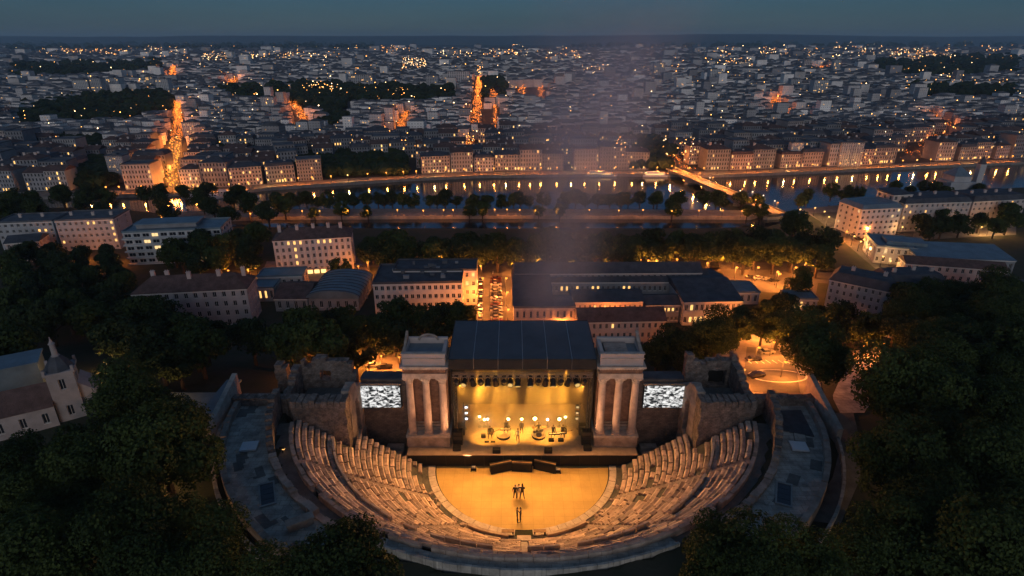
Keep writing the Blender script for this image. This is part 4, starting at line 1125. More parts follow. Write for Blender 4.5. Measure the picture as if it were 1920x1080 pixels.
for k, (px, py, pose, rz, lab, ms) in enumerate(((966, 935, 'stand', 170, 'person in dark clothes standing left in the group at the orchestra centre', ('cloth_dark', 'cloth_dark', 'skin', 'hair')),
        (973, 933, 'arm', 200, 'slim person in pale clothes between two others at the orchestra centre', ('cloth_pale', 'cloth_pale', 'skin', 'hair')),
        (979, 936, 'guitar', 180, 'person in dark clothes with a raised case, right in the group at the orchestra centre', ('cloth_dark', 'cloth_mid', 'skin', 'hair')),
        (970, 978, 'stand', 90, 'person facing another at the front of the orchestra, left of the pair', ('cloth_mid', 'cloth_dark', 'skin', 'hair')),
        (976, 978, 'arm', 260, 'person facing another at the front of the orchestra, right of the pair', ('cloth_dark', 'cloth_dark', 'skin', 'hair')))):
    p_ = at(px, py, .04); person(pose, p_, R(rz), lab, ms, 1.15 if k != 2 else 1.25)
p_ = at(979.5, 934, .04)
q = MB(); q.hexa([(-.16, -.1, 0), (.16, -.1, 0), (.16, .1, 0), (-.16, .1, 0)], [(-.06, -.05, 1.2), (.06, -.05, 1.2), (.06, .05, 1.2), (-.06, .05, 1.2)])
o = tag(q.build('instrument_case', 'black'), 'black instrument case on the back of the person at the orchestra centre', 'case'); o.location = p_ + Vector((.0, -.25, 1.2))

# ================================================================== NEAR BUILDINGS
FOOT = []          # footprints (rectangles in the plan) kept clear of trees and lamps
def foot(o, u, v, w, d): FOOT.append((o, u, v, w, d))
def blocked(x, y, pad=1.0):
    for (o, u, v, w, d) in FOOT:
        a = (x - o[0]) * u[0] + (y - o[1]) * u[1]; b = (x - o[0]) * v[0] + (y - o[1]) * v[1]
        if -pad < a < w + pad and -pad < b < d + pad: return True
    return False
def wall_with_openings(q, W, z0, z1, cols, rows, place, ww, wh, dep=.16, sill=.3, mi=0, ground=True):
    """facade in its own plane with real recessed openings; place(x, y, z) maps into the building; returns the openings' centres"""
    xs = [0]; cw = W / cols; rh = (z1 - z0) / rows; ops = []
    xe = []
    for c in range(cols): a = cw * (c + .5) - ww / 2; xe += [a, a + ww]
    ze = []
    for r_ in range(rows): a = z0 + rh * r_ + rh * sill * .8; ze += [a, a + wh]
    X = [0] + xe + [W]; Z = [z0] + ze + [z1]
    for i in range(len(X) - 1):
        for k in range(len(Z) - 1):
            if i % 2 == 1 and k % 2 == 1:
                a, b, c, d = X[i], X[i + 1], Z[k], Z[k + 1]
                ops.append(((a + b) / 2, (c + d) / 2, (i - 1) // 2, (k - 1) // 2))
                for (p0, p1) in (((a, c), (b, c)), ((b, c), (b, d)), ((b, d), (a, d)), ((a, d), (a, c))):
                    q.add([place(p0[0], 0, p0[1]), place(p1[0], 0, p1[1]), place(p1[0], dep, p1[1]), place(p0[0], dep, p0[1])], [(0, 3, 2, 1)], mi)
            elif i % 2 == 1 or True:
                q.add([place(X[i], 0, Z[k]), place(X[i + 1], 0, Z[k]), place(X[i + 1], 0, Z[k + 1]), place(X[i], 0, Z[k + 1])], [(0, 1, 2, 3)], mi)
    return ops
WINM = {}
def window_mesh(w, h, lit, style=0):
    k = (round(w, 2), round(h, 2), lit, style)
    if k not in WINM:
        q = MB(); t = min(.06, w * .1)
        q.add([(-w / 2, .03, -h / 2), (w / 2, .03, -h / 2), (w / 2, .03, h / 2), (-w / 2, .03, h / 2)], [(0, 1, 2, 3)], 1)
        q.box(-w / 2, 0, -h / 2, -w / 2 + t, .025, h / 2); q.box(w / 2 - t, 0, -h / 2, w / 2, .025, h / 2)
        q.box(-w / 2 + t, 0, h / 2 - t, w / 2 - t, .025, h / 2); q.box(-w / 2 + t, 0, -h / 2, w / 2 - t, .025, -h / 2 + t)
        if style == 0: q.box(-t * .4, 0, -h / 2 + t, t * .4, .024, h / 2 - t)
        q.box(-w / 2 - .06, -.22, -h / 2 - .05, w / 2 + .06, -.165, -h / 2 + .02)
        WINM[k] = q.mesh('window', ['trim' if not lit else 'trim', {0: 'pane', 1: 'win_warm', 2: 'win_pale'}[lit]])
    return WINM[k]
def roof_mesh(q, W, D, z, kind, h, ov=.25):
    a, b, c, d = (-ov, -ov, z), (W + ov, -ov, z), (W + ov, D + ov, z), (-ov, D + ov, z)
    if kind == 'hip':
        i = min(D / 2, W / 2) * .85
        if W >= D: e, f = (i, D / 2, z + h), (W - i, D / 2, z + h); q.add([a, b, c, d, e, f], [(0, 1, 5, 4), (1, 2, 5), (2, 3, 4, 5), (3, 0, 4), (3, 2, 1, 0)])
        else: e, f = (W / 2, i, z + h), (W / 2, D - i, z + h); q.add([a, b, c, d, e, f], [(0, 1, 4), (1, 2, 5, 4), (2, 3, 5), (3, 0, 4, 5), (3, 2, 1, 0)])
    elif kind == 'gable':
        e, f = (-ov, D / 2, z + h), (W + ov, D / 2, z + h); q.add([a, b, c, d, e, f], [(0, 1, 5, 4), (1, 2, 5), (2, 3, 4, 5), (3, 0, 4), (3, 2, 1, 0)])
    elif kind == 'shed':
        e, f = (-ov, D + ov, z + h), (W + ov, D + ov, z + h); q.add([a, b, c, d, e, f], [(0, 1, 5, 4), (1, 2, 5), (2, 3, 4, 5), (3, 0, 4), (3, 2, 1, 0)])
    elif kind == 'mansard':
        i = h * .55; t = [(i, i, z + h), (W - i, i, z + h), (W - i, D - i, z + h), (i, D - i, z + h)]
        q.add([a, b, c, d] + t, [(0, 1, 5, 4), (1, 2, 6, 5), (2, 3, 7, 6), (3, 0, 4, 7), (4, 5, 6, 7), (3, 2, 1, 0)])
    else:
        q.box(-ov * .4, -ov * .4, z, W + ov * .4, D + ov * .4, z + .12)
        pz = z + .12; q.box(-ov * .4, -ov * .4, pz, W + ov * .4, -ov * .4 + .18, pz + h); q.box(-ov * .4, D + ov * .4 - .18, pz, W + ov * .4, D + ov * .4, pz + h)
        q.box(-ov * .4, -ov * .4 + .18, pz, -ov * .4 + .18, D + ov * .4 - .18, pz + h); q.box(W + ov * .4 - .18, -ov * .4 + .18, pz, W + ov * .4, D + ov * .4 - .18, pz + h)
def bld(name, label, pl, pr, H, D, rows, cols, scols, wall='plaster', roof='hip', rh=2.0, rmat='tiles', lit=(), litm=1, win=(.42, .55), chim=0, base=0, pil=False, band=False, ledge=True, g=None, seed=0, cat='building'):
    """a building by the two upper corners of its front (photograph pixels) and its height"""
    A = at(pl[0], pl[1], H + base); B = at(pr[0], pr[1], H + base); u = (B - A); u.z = 0; W = u.length; ang = math.atan2(u.y, u.x)
    rr = random.Random(seed + int(pl[0]))
    t = thing(name, label, cat, (A.x, A.y, base), ang, g)
    un = u.normalized(); foot((A.x, A.y), (un.x, un.y), (-un.y, un.x), W, D)
    q = MB(); rhh = H / rows; ww, wh = win[0] * W / cols, win[1] * rhh
    ops = [(x, z, c, r_, 0) for x, z, c, r_ in wall_with_openings(q, W, 0, H, cols, rows, lambda x, y, z: (x, y, z), ww, wh)]
    sw = min(ww, win[0] * D / scols)
    opl = wall_with_openings(q, D, 0, H, scols, rows, lambda x, y, z: (y, D - x, z), sw, wh)
    opr = wall_with_openings(q, D, 0, H, scols, rows, lambda x, y, z: (W - y, x, z), sw, wh)
    q.add([(0, D, 0), (W, D, 0), (W, D, H), (0, D, H)], [(3, 2, 1, 0)])
    wl = q.build('wall', wall, t)
    for x, z, c, r_, _ in ops:
        l = litm if ((rr.random() < lit) if isinstance(lit, float) else ((c, r_) in lit)) else 0
        o = link('window', window_mesh(ww, wh, l), t, (x, .15, z))
    for opn, s in ((opl, -1), (opr, 1)):
        vis = (s < 0 and A.x > 0) or (s > 0 and B.x < 20)
        for x, z, c, r_ in opn:
            l = litm if (isinstance(lit, float) and rr.random() < lit * .6) else 0
            o = link('window', window_mesh(sw, wh, l), t)
            if s < 0: o.location = (.15, D - x, z); o.rotation_euler = (0, 0, R(-90))
            else: o.location = (W - .15, x, z); o.rotation_euler = (0, 0, R(90))
    q = MB(); q.add([(.4, .4, H - .02), (W - .4, .4, H - .02), (W - .4, D - .4, H - .02), (.4, D - .4, H - .02)], [(0, 1, 2, 3)])
    q = MB(); roof_mesh(q, W, D, H, roof, rh); ro = q.build('roof', rmat, t)
    for k in range(chim):
        cx = W * (k + .5 + rr.uniform(-.2, .2)) / chim; cyy = D / 2 + rr.choice((-1, 1)) * rr.uniform(.2, .8)
        q = MB(); q.box(cx - .35, cyy - .22, H + rh * .55, cx + .35, cyy + .22, H + rh + .65); q.box(cx - .4, cyy - .27, H + rh + .65, cx + .4, cyy + .27, H + rh + .75)
        for e in (-.18, .18): q.tube((cx + e, cyy, H + rh + .75), (cx + e, cyy, H + rh + .98), .07, n=6)
        q.build('chimney', 'plaster_pink', ro)
    if ledge:
        q = MB(); q.box(-.1, -.1, H - .3, W + .1, -.002, H - .02); q.box(W + .002, -.1, H - .3, W + .1, D, H - .02); q.box(-.1, -.002, H - .3, -.002, D, H - .02); q.build('cornice', 'trim', t)
    if pil:
        for c in range(cols + 1):
            x = W * c / cols; q = MB(); q.box(max(0, x - .12), -.12, 0, min(W, x + .12), -.003, H - .31); q.build('pilaster', 'trim', t)
    if band:
        for r_ in range(rows):
            q = MB(); q.box(-.25, -.6, rhh * r_ + .02, W + .25, -.003, rhh * r_ + rhh * .2); q.build('balcony', 'concrete', t)
    return t, W, D
def roof_units(t, W, D, H, n, seed):
    rr = random.Random(seed)
    for k in range(n):
        x = rr.uniform(.1, .85) * W; y = rr.uniform(.2, .75) * D; a, b, h = rr.uniform(.4, 1.2), rr.uniform(.3, .8), rr.uniform(.3, .7)
        q = MB(); q.box(x, y, H + .1, x + a, y + b, H + .15 + h); q.box(x - .05, y - .05, H + .15 + h, x + a + .05, y + b + .05, H + .2 + h); q.build('roof_unit', rr.choice(('flat_roof', 'plaster_dark')), t)

bld('tenement_house', 'long white house with brown tiled roof and chimneys among the trees on the left slope', (246, 552), (462, 541), 7.6, 6.5, 4, 12, 5, 'plaster_grey', 'hip', 2.2, 'tiles', chim=5)
t, W_, D_ = bld('tenement_house', 'white five-storey house with pilasters and some yellow windows near the canal', (511, 452), (657, 444), 8.2, 7, 5, 13, 3, 'plaster', 'hip', 1.9, 'tiles', {(2, 4), (3, 4), (4, 4), (7, 4), (8, 4), (9, 4), (3, 3), (3, 2), (3, 1)}, 1, (.45, .6), 5, pil=True)
for k in range(7):
    q = MB(); q.box(.8 + k * 1.5, -.9, .1, 1.9 + k * 1.5, -.75, .9); q.build('shop_window', 'shop', t)
    q = MB(); q.box(.7 + k * 1.5, -.72, 0, 2.0 + k * 1.5, -.01, 1.1); q.build('shop_front', 'plaster_pink', t)
t, W_, D_ = bld('apartment_block', 'white modern block with long balcony bands and lit rooms', (229, 437), (413, 429), 8.0, 9, 5, 11, 4, 'concrete', 'flat', .3, 'metal_roof', .22, 2, (.75, .55), band=True, ledge=False)
q = MB(); q.box(W_ * .1, 2.5, 8.15, W_ * .72, 7.5, 9.1); q.build('penthouse', 'plaster_dark', t); q = MB(); q.box(W_ * .08, 2.2, 9.1, W_ * .74, 7.8, 9.3); q.build('penthouse_roof', 'metal_roof', t)
bld('apartment_block', 'pale apartment block with a blank side gable and one yellow window row', (102, 415), (212, 411), 8.0, 9, 5, 10, 2, 'plaster_grey', 'flat', .3, 'flat_roof', {(5, 4), (6, 4), (9, 3), (9, 2), (9, 1), (9, 4), (0, 1)}, 1, (.45, .5), 3)
bld('apartment_block', 'grey apartment block at the picture edge, left of the gabled pale block', (-10, 419), (98, 415), 7.6, 8, 5, 9, 2, 'plaster_grey', 'flat', .3, 'flat_roof', {(6, 3), (7, 3), (6, 1)}, 1, (.45, .5), 2)
bld('apartment_house', 'small house with a lit window below the grey blocks at the picture edge', (8, 457), (72, 452), 5.0, 6, 3, 5, 3, 'plaster_pink', 'gable', 1.2, 'slate', {(2, 1), (3, 1)}, 1)
t, W_, D_ = bld('office_building', 'white flat-roofed office building with square windows beside the lit street', (699, 533), (866, 530), 7.2, 10, 4, 15, 4, 'plaster', 'flat', .35, 'slate', {(8, 0), (9, 0)}, 1, (.62, .5)); roof_units(t, W_, D_, 7.2, 14, 3)
t, W_, D_ = bld('office_building', 'taller rear office wing with dark roof beside the lit street', (738, 508), (893, 507), 7.6, 6, 4, 13, 4, 'plaster_pink', 'flat', .3, 'slate', .04, 1, (.5, .5)); roof_units(t, W_, D_, 7.6, 5, 5)
# the hospital-like court complex behind the stage
bld('court_wing', 'long rear wing of the court complex with a dark ridge roof', (966, 513), (1316, 511), 6.6, 5, 3, 30, 4, 'plaster_dark', 'gable', 1.5, 'slate', .0, 1, g='wings of the court complex')
bld('court_wing', 'middle wing of the court complex with a row of yellow windows', (1000, 529), (1332, 528), 5.2, 5.5, 2, 34, 4, 'plaster_dark', 'gable', 1.3, 'slate', {(1, 1), (2, 1), (5, 1), (6, 1), (8, 1), (11, 1), (12, 1), (17, 1), (18, 1), (28, 1), (31, 1), (32, 1)}, 1, (.5, .4), g='wings of the court complex')
bld('court_wing', 'left wing of the court complex with a wide dark roof along the lit street', (963, 573), (1036, 573), 5.6, 21, 2, 7, 12, 'plaster_pink', 'gable', 1.2, 'slate', .0, 1, (.4, .5), g='wings of the court complex')
bld('court_wing', 'low front wing of the court complex with two lit windows', (1074, 566), (1206, 565), 4.6, 6, 2, 14, 3, 'plaster_pink', 'gable', 1.1, 'slate', {(4, 1), (6, 1)}, 1, (.4, .45), g='wings of the court complex')
bld('court_wing', 'pink-lit front block with brown roof right behind the stage roof', (1086, 604), (1248, 601), 5.4, 5, 3, 14, 3, 'plaster_pink', 'gable', 1.6, 'tiles', {(5, 2)}, 1, (.42, .5), g='wings of the court complex')
bld('court_wing', 'low block with pale cornice left behind the stage roof', (964, 578), (1078, 577), 5.2, 5, 2, 9, 2, 'plaster_pink', 'flat', .3, 'flat_roof', .0, 1, (.36, .5), g='wings of the court complex')
bld('court_wing', 'small block between front wings with a row of bright windows', (1212, 572), (1275, 571), 3.8, 5, 2, 8, 2, 'plaster_dark', 'gable', 1, 'slate', {(0, 1), (1, 1), (2, 1), (4, 1), (5, 1), (6, 1)}, 1, (.6, .4), g='wings of the court complex')
bld('court_wing', 'right corner wing of the court complex with five bright windows', (1284, 566), (1392, 564), 5.0, 17, 2, 11, 9, 'plaster_grey', 'gable', 1.4, 'slate', {(1, 0), (2, 0), (3, 0), (4, 0), (5, 0), (1, 1)}, 1, (.6, .5), g='wings of the court complex')
# right side
t, W_, D_ = bld('mansard_house', 'grey house with dark mansard roof and dormers, right of the court complex', (1556, 524), (1672, 548), 6.2, 6.5, 4, 9, 4, 'plaster_grey', 'mansard', 1.6, 'slate', .0, 1, (.4, .55), 2)
bld('mansard_house', 'long wing with two yellow windows joined to the mansard house', (1668, 533), (1776, 531), 6.0, 6, 4, 8, 3, 'plaster_pink', 'mansard', 1.6, 'slate', {(0, 2), (2, 2), (3, 0), (4, 0)}, 1, (.4, .55), 3)
t, W_, D_ = bld('pavilion', 'white pavilion with stepped blue-grey roofs beside the bright road', (1644, 462), (1720, 468), 4.2, 10, 2, 6, 4, 'plaster_grey', 'flat', .25, 'metal_roof', .1, 2); 
q = MB(); q.box(W_ * .3, 2, 4.35, W_ * 1.3, 7, 5.2); q.build('upper_roof', 'metal_roof', t)
bld('hall', 'long low hall with blue-grey roof, right of the white pavilion', (1722, 481), (1905, 489), 3.8, 9, 1, 14, 4, 'plaster_dark', 'shed', 1.0, 'metal_roof', .0, 1)
bld('hall', 'low brown-roofed range in front of the long blue-grey hall', (1700, 494), (1890, 508), 3.6, 5, 2, 13, 3, 'plaster_pink', 'gable', 1.2, 'tiles', .0, 1)
bld('corner_block', 'white corner block lit by the square, with shop lights at street level', (1617, 393), (1692, 389), 7.8, 9, 5, 8, 4, 'plaster', 'mansard', 1.1, 'metal_roof', .18, 2, (.5, .5))
bld('apartment_block', 'long reddish apartment block right of the white corner block', (1697, 382), (1822, 378), 8.2, 9, 5, 13, 3, 'plaster_pink', 'mansard', 1.2, 'slate', .07, 1, (.4, .5), 4)
bld('apartment_block', 'apartment block with dormers at the right picture edge', (1826, 378), (1925, 373), 7.6, 9, 5, 10, 3, 'plaster_pink', 'mansard', 1.4, 'slate', .05, 1, (.4, .5), 4)
bld('apartment_block', 'tall pale gable house rising behind the white corner block', (1676, 366), (1712, 364), 10.2, 6, 5, 3, 3, 'plaster_pink', 'shed', .6, 'slate', .0)
bld('cottage', 'small pale house half hidden in the trees right of the forecourt', (1654, 588), (1684, 600), 4.6, 5, 3, 4, 3, 'plaster_grey', 'gable', 1.2, 'slate', .0)
bld('cottage', 'pale house with dark roof in the trees at the right picture edge', (1838, 525), (1905, 545), 4.6, 6, 2, 6, 3, 'plaster_grey', 'gable', 1.6, 'slate', .0)
bld('shed_building', 'flat grey-blue roofed low building right of the court complex', (1350, 549), (1425, 549), 2.6, 6, 1, 6, 3, 'plaster_grey', 'flat', .2, 'metal_roof')
bld('shed_building', 'small flat-roofed kiosk with a lit front among the trees', (1476, 560), (1534, 562), 2.6, 4, 1, 5, 3, 'plaster_grey', 'flat', .2, 'metal_roof', {(1, 0), (2, 0)})
# left of the office: sheds and the ribbed hall
bld('shed_building', 'low flat blue-grey roofed building before the pilastered house', (482, 520), (566, 517), 3.6, 5, 1, 6, 2, 'plaster_pink', 'flat', .2, 'metal_roof', .4, 1)
bld('shed_building', 'small lit building with a blue-grey roof beside the white tenement', (470, 541), (512, 540), 3.0, 5, 1, 4, 2, 'plaster_pink', 'flat', .2, 'metal_roof', {(0, 0), (1, 0), (2, 0)}, 1)
bld('barn', 'dark brown gabled roof between the small lit building and the ribbed hall', (514, 560), (576, 560), 2.8, 9, 1, 4, 4, 'plaster_dark', 'gable', 1.6, 'tiles')
t, W_, D_ = bld('market_hall', 'hall with a curved ribbed blue-grey metal roof', (577, 560), (672, 560), 2.6, 12, 1, 6, 6, 'plaster_dark', 'flat', .05, 'metal_roof', ledge=False)
q = MB(); n_ = 12
for j in range(n_ + 1):
    a_ = PI * j / n_; q.v += [(W_ / 2 - (W_ / 2 + .3) * math.cos(a_), -.3, 2.8 + 1.6 * math.sin(a_)), (W_ / 2 - (W_ / 2 + .3) * math.cos(a_), D_ + .3, 2.8 + 1.6 * math.sin(a_))]
for j in range(n_): q.f.append((2 * j, 2 * j + 2, 2 * j + 3, 2 * j + 1)); q.mi.append(0)
q.f.append(tuple(2 * j for j in range(n_ + 1))); q.mi.append(0); q.build('vault', 'metal_roof', t)
for k in range(9):
    q = MB(); y_ = k * D_ / 8
    for j in range(n_):
        a0, a1 = PI * j / n_, PI * (j + 1) / n_; q.tube((W_ / 2 - (W_ / 2 + .33) * math.cos(a0), y_, 2.84 + 1.62 * math.sin(a0)), (W_ / 2 - (W_ / 2 + .33) * math.cos(a1), y_, 2.84 + 1.62 * math.sin(a1)), .07, n=4, cap=False)
    q.build('rib', 'slate', t)

# church on the left slope
ch = thing('church', 'white church with a bell tower, lantern spire and brown tiled nave roof', 'church', (-52.0, 58.6, hz(-52.0, 58.6) - .8), R(30)); ch.scale = (.74, .74, .80)
q = MB(); w_ = 1.75
ops = []
for s, pl_ in (('front', lambda x, y, z: (x - w_, -w_ + y, z)), ('right', lambda x, y, z: (w_ - y, x - w_, z)), ('left', lambda x, y, z: (-w_ + y, w_ - x, z))):
    ops.append(wall_with_openings(q, 2 * w_, 0, 8.6, 1, 2, pl_, .8, 1.7, .25, .5))
q.add([(-w_, w_, 0), (w_, w_, 0), (w_, w_, 8.6), (-w_, w_, 8.6)], [(3, 2, 1, 0)]); tw = q.build('tower', 'church_wall', ch)
for k, rz_ in enumerate((0, 90, -90)):
    for x, z, c, r_ in ops[k]:
        o = link('belfry_louvre', window_mesh(.8, 1.7, 0), tw); o.rotation_euler = (0, 0, R(rz_)); o.location = Matrix.Rotation(R(rz_), 3, 'Z') @ Vector((0, -w_ + .23, z))
q = MB(); q.box(-2.0, -2.0, 8.6, 2.0, 2.0, 8.9)
for sx in (-1, 1):
    for sy in (-1, 1): q.box(sx * 1.8 - .18, sy * 1.8 - .18, 8.9, sx * 1.8 + .18, sy * 1.8 + .18, 9.6)
q.build('cornice', 'church_wall', tw)
q = MB(); q.lathe([(2.0, 8.9), (1.5, 9.7), (.9, 10.5), (.65, 10.8)], 8); q.build('dome', 'slate', tw)
q = MB(); q.lathe([(.6, 10.7), (.58, 10.9), (.42, 11.0), (.36, 12.6), (.5, 12.7), (.3, 12.9), (.12, 13.3), (.05, 13.8)], 8); q.build('lantern', 'church_wall', tw)
q = MB(); L_, wd = 14, 3.6
ow = wall_with_openings(q, L_, 0, 4.2, 5, 1, lambda x, y, z: (-w_ - L_ + x, -2.4 + y, z), .8, 1.6, .2, .5)
q.add([(-w_ - L_, -2.4 + 2 * wd, 0), (-w_, -2.4 + 2 * wd, 0), (-w_, -2.4 + 2 * wd, 4.2), (-w_ - L_, -2.4 + 2 * wd, 4.2)], [(3, 2, 1, 0)]); nv = q.build('nave', 'church_wall', ch)
for x, z, c, r_ in ow: link('window', window_mesh(.8, 1.6, 0), nv, (-w_ - L_ + x, -2.4 + .18, z))
q = MB(); x0, x1, y0, y1 = -w_ - L_ - .2, -w_ - .003, -2.7, -2.4 + 2 * wd + .3; q.add([(x0, y0, 4.2), (x1, y0, 4.2), (x1, y1, 4.2), (x0, y1, 4.2), (x0, (y0 + y1) / 2, 6.6), (x1, (y0 + y1) / 2, 6.6)], [(0, 1, 5, 4), (1, 2, 5), (2, 3, 4, 5), (3, 0, 4), (3, 2, 1, 0)]); q.build('roof', 'tiles', nv)
q = MB(); q.add([(w_ + .005, -1.2, 0), (w_ + 2.2, -1.2, 0), (w_ + 2.2, -1.2, 4.6), (w_ + .005, -1.2, 6.4), (w_ + .005, 3.6, 0), (w_ + 2.2, 3.6, 0), (w_ + 2.2, 3.6, 4.6), (w_ + .005, 3.6, 6.4)], [(0, 1, 2, 3), (1, 5, 6, 2), (5, 4, 7, 6), (3, 2, 6, 7), (4, 0, 3, 7)]); q.build('gable_wall', 'church_wall', ch)
q = MB(); q.box(w_ + .5, -1.3, 1.4, w_ + 1.3, -1.21, 3.0); q.build('niche', 'shutter', ch)
foot((-70, 52), (1, 0), (0, 1), 18, 16)
q = MB(); pz = atg(45, 765, 6); q.box(-4, -2, 0, 4, 2, 5.6); q.box(-4.2, -2.2, 5.6, 4.2, 2.2, 5.8); o = tag(q.build('side_building', 'metal_roof'), 'flat blue-grey roofed building behind the church nave', 'building'); o.location = (-66, 66, 6.0); o.rotation_euler = (0, 0, R(30))

# domed church by the river, right
p_ = at(1800, 372, 0); ch = thing('domed_church', 'pale church with a pointed roof and slim tower by the river on the right', 'church', (p_.x, p_.y, 0))
q = MB(); q.box(-4.5, 0, 0, 4.5, 7, 5.5); q.build('nave', 'plaster_grey', ch)
q = MB(); roof_mesh(q, 6, 6, 7.5, 'hip', 2.8); o = q.build('roof', 'metal_roof', ch); o.location = (-3.5, .5, 0)
q = MB(); q.box(-3.4, .6, 5.5, 2.4, 6.4, 7.5); q.build('drum', 'plaster_grey', ch)
q = MB(); q.box(4.6, 1, 0, 6.6, 3, 11.5); q.build('tower', 'plaster_grey', ch)
q = MB(); q.lathe([(1.3, 11.5), (.9, 12.2), (.1, 14.2)], 8, (5.6, 2, 0)); q.build('spire', 'slate', ch)

# ================================================================== BRIDGE
A = at(1452, 398, 1.0); B = at(1263, 319, 1.0); A.z = B.z = 0
u = (B - A); L_ = u.length
br = thing('river_bridge', 'arched road bridge with lit roadway crossing the river', 'bridge', (A.x, A.y, 0), math.atan2(u.y, u.x))
q = MB(); nseg = 48; hw = 2.6
def soff(t): return -1.0 + 1.65 * abs(math.sin(PI * 4 * t)) ** .7
for i in range(nseg + 1):
    x = L_ * i / nseg; s_ = soff(i / nseg); q.v += [(x, -hw, s_), (x, -hw, 1.0), (x, hw, 1.0), (x, hw, s_)]
for i in range(nseg):
    a = 4 * i; b = a + 4
    q.f += [(a, b, b + 1, a + 1), (a + 2, b + 2, b + 3, a + 3), (a + 3, b + 3, b, a)]; q.mi += [0] * 3
q.build('arches', 'quay_stone', br)
q = MB(); q.box(-2, -hw + .35, 1.0, L_ + 2, hw - .35, 1.06); q.build('roadway', 'paving', br)
for s in (-1, 1): q = MB(); q.box(-2, s * (hw - .17) - .15, 1.0, L_ + 2, s * (hw - .17) + .15, 1.6); q.build('parapet', 'quay_stone', br)
for k in range(5):
    q = MB(); x = L_ * k / 4; q.prism([(x - .9, -hw - .1), (x, -hw - 1.1), (x + .9, -hw - .1), (x + .9, hw + .1), (x, hw + 1.1), (x - .9, hw + .1)], -2.5, -.3); q.build('pier', 'quay_stone', br)
BR = (A, u.normalized(), L_)

# ================================================================== CARS
def make_car(body):
    c = thing('parked_car', 'x', 'car')
    q = MB(); sec = [(-1.0, .32, .55, .70), (-.97, .22, .62, .78), (-.5, .2, .68, .8), (.5, .2, .70, .8), (.93, .22, .62, .76), (1.0, .32, .52, .68)]
    for x, z0, z1, w in sec: q.v += [(x * 2.0, -w, z0), (x * 2.0, w, z0), (x * 2.0, w, z1), (x * 2.0, w * .85, z1 + .08), (x * 2.0, -w * .85, z1 + .08), (x * 2.0, -w, z1)]
    for k in range(5):
        for i in range(6): j = (i + 1) % 6; q.f.append((k * 6 + i, k * 6 + j, k * 6 + 6 + j, k * 6 + 6 + i)); q.mi.append(0)
    q.f += [(5, 4, 3, 2, 1, 0), tuple(30 + i for i in range(6))]; q.mi += [0, 0]
    q.build('body', body, c)
    q = MB(); q.hexa([(-1.35, -.7, .74), (.75, -.7, .74), (.75, .7, .74), (-1.35, .7, .74)], [(-.95, -.56, 1.2), (.25, -.56, 1.2), (.25, .56, 1.2), (-.95, .56, 1.2)]); q.build('window', 'pane', c)
    q = MB(); q.box(-.93, -.55, 1.19, .23, .55, 1.24); q.build('roof', body, c)
    q = MB(); q.lathe([(.2, -.1), (.3, -.09), (.3, .09), (.2, .1)], 10); wm = q.mesh('wheel', 'rubber')
    for x in (-1.2, 1.2):
        for s in (-1, 1): o = link('wheel', wm, c, (x, s * .72, .3)); o.rotation_euler = (R(90), 0, 0)
    q = MB(); q.box(1.97, -.62, .5, 2.02, -.35, .62); hm = q.mesh('headlight', 'trim'); link('headlight', hm, c); link('headlight', hm, c, (0, .97, 0))
    return c
cars = {}
for m_ in ('car_black', 'car_white', 'car_grey', 'car_red', 'car_blue'): cars[m_] = [make_car(m_), 0]
NAMES = {'car_black': 'black', 'car_white': 'white', 'car_grey': 'grey', 'car_red': 'red', 'car_blue': 'blue'}
def car(px, py, rz, label, col=None, sc=.62):
    m_ = col or rnd.choice(('car_black', 'car_black', 'car_grey', 'car_white', 'car_blue', 'car_red', 'car_grey'))
    pr_ = cars[m_]; c = pr_[0] if pr_[1] == 0 else copy_tree(pr_[0]); pr_[1] += 1
    g_ = atg(px, py); c.location = (g_.x, g_.y, g_.z + (.03 if g_.z < .01 else .16)); c.rotation_euler = (0, 0, R(rz)); c.scale = (sc, sc, sc)
    tag(c, label.replace('#', NAMES[m_]), 'car', 'parked cars'); return c
for k in range(14): car(931 + (k % 2) * .6 - k * .12, 604 - k * 6.2, 4 + rnd.uniform(-5, 5), '# car in the row parked along the lit centre street, ' + ordinal(k) + ' from the stage roof')
for k in range(7): car(900 + .3 * k, 598 - k * 12, 90, '# car parked along the office side of the lit street, ' + ordinal(k) + ' from the stage roof')
for k, (px, py, rz, lab) in enumerate(((1437, 664, 5, '# car standing alone on the forecourt right behind the theatre'), (1412, 678, 12, '# car at the edge of the forecourt, lower left of the lone car'), (1418, 708, 20, '# car near the painted circle on the forecourt'), (1500, 668, 80, '# car half under the trees at the right edge of the forecourt'),
        (1408, 521, 10, 'leftmost # car parked on the orange road right of the court complex'), (1422, 523, 8, 'second # car in the parked row right of the court complex'), (1437, 525, 8, 'third # car in the parked row right of the court complex'), (1450, 527, 8, 'fourth # car in the parked row right of the court complex'), (1395, 505, 4, '# car driving on the orange road behind the court complex'), (700, 687, 3, '# car on the lit yard behind the left wing'), (722, 690, 5, '# second car on the lit yard behind the left wing'), (836, 497, 4, '# car on the road behind the office'), (670, 500, 4, '# car by the pilastered house'))): car(px, py, rz, lab)
for k in range(16):
    t_ = k / 15; px, py = 1575 + 80 * t_ + rnd.uniform(-8, 8), 415 + 68 * t_ + rnd.uniform(-3, 3)
    car(px, py, 120, '# car in the traffic on the bright road, ' + ordinal(k) + ' from the square')
for k in range(9): car(1600 + 13 * k, 402 + (k % 3) * 6, rnd.choice((10, 95)), '# car parked on the bright square, ' + ordinal(k) + ' from the bridge side')
for m_ in list(cars):
    if cars[m_][1] == 0:
        for ch_ in list(cars[m_][0].children): bpy.data.objects.remove(ch_)
        bpy.data.objects.remove(cars[m_][0])

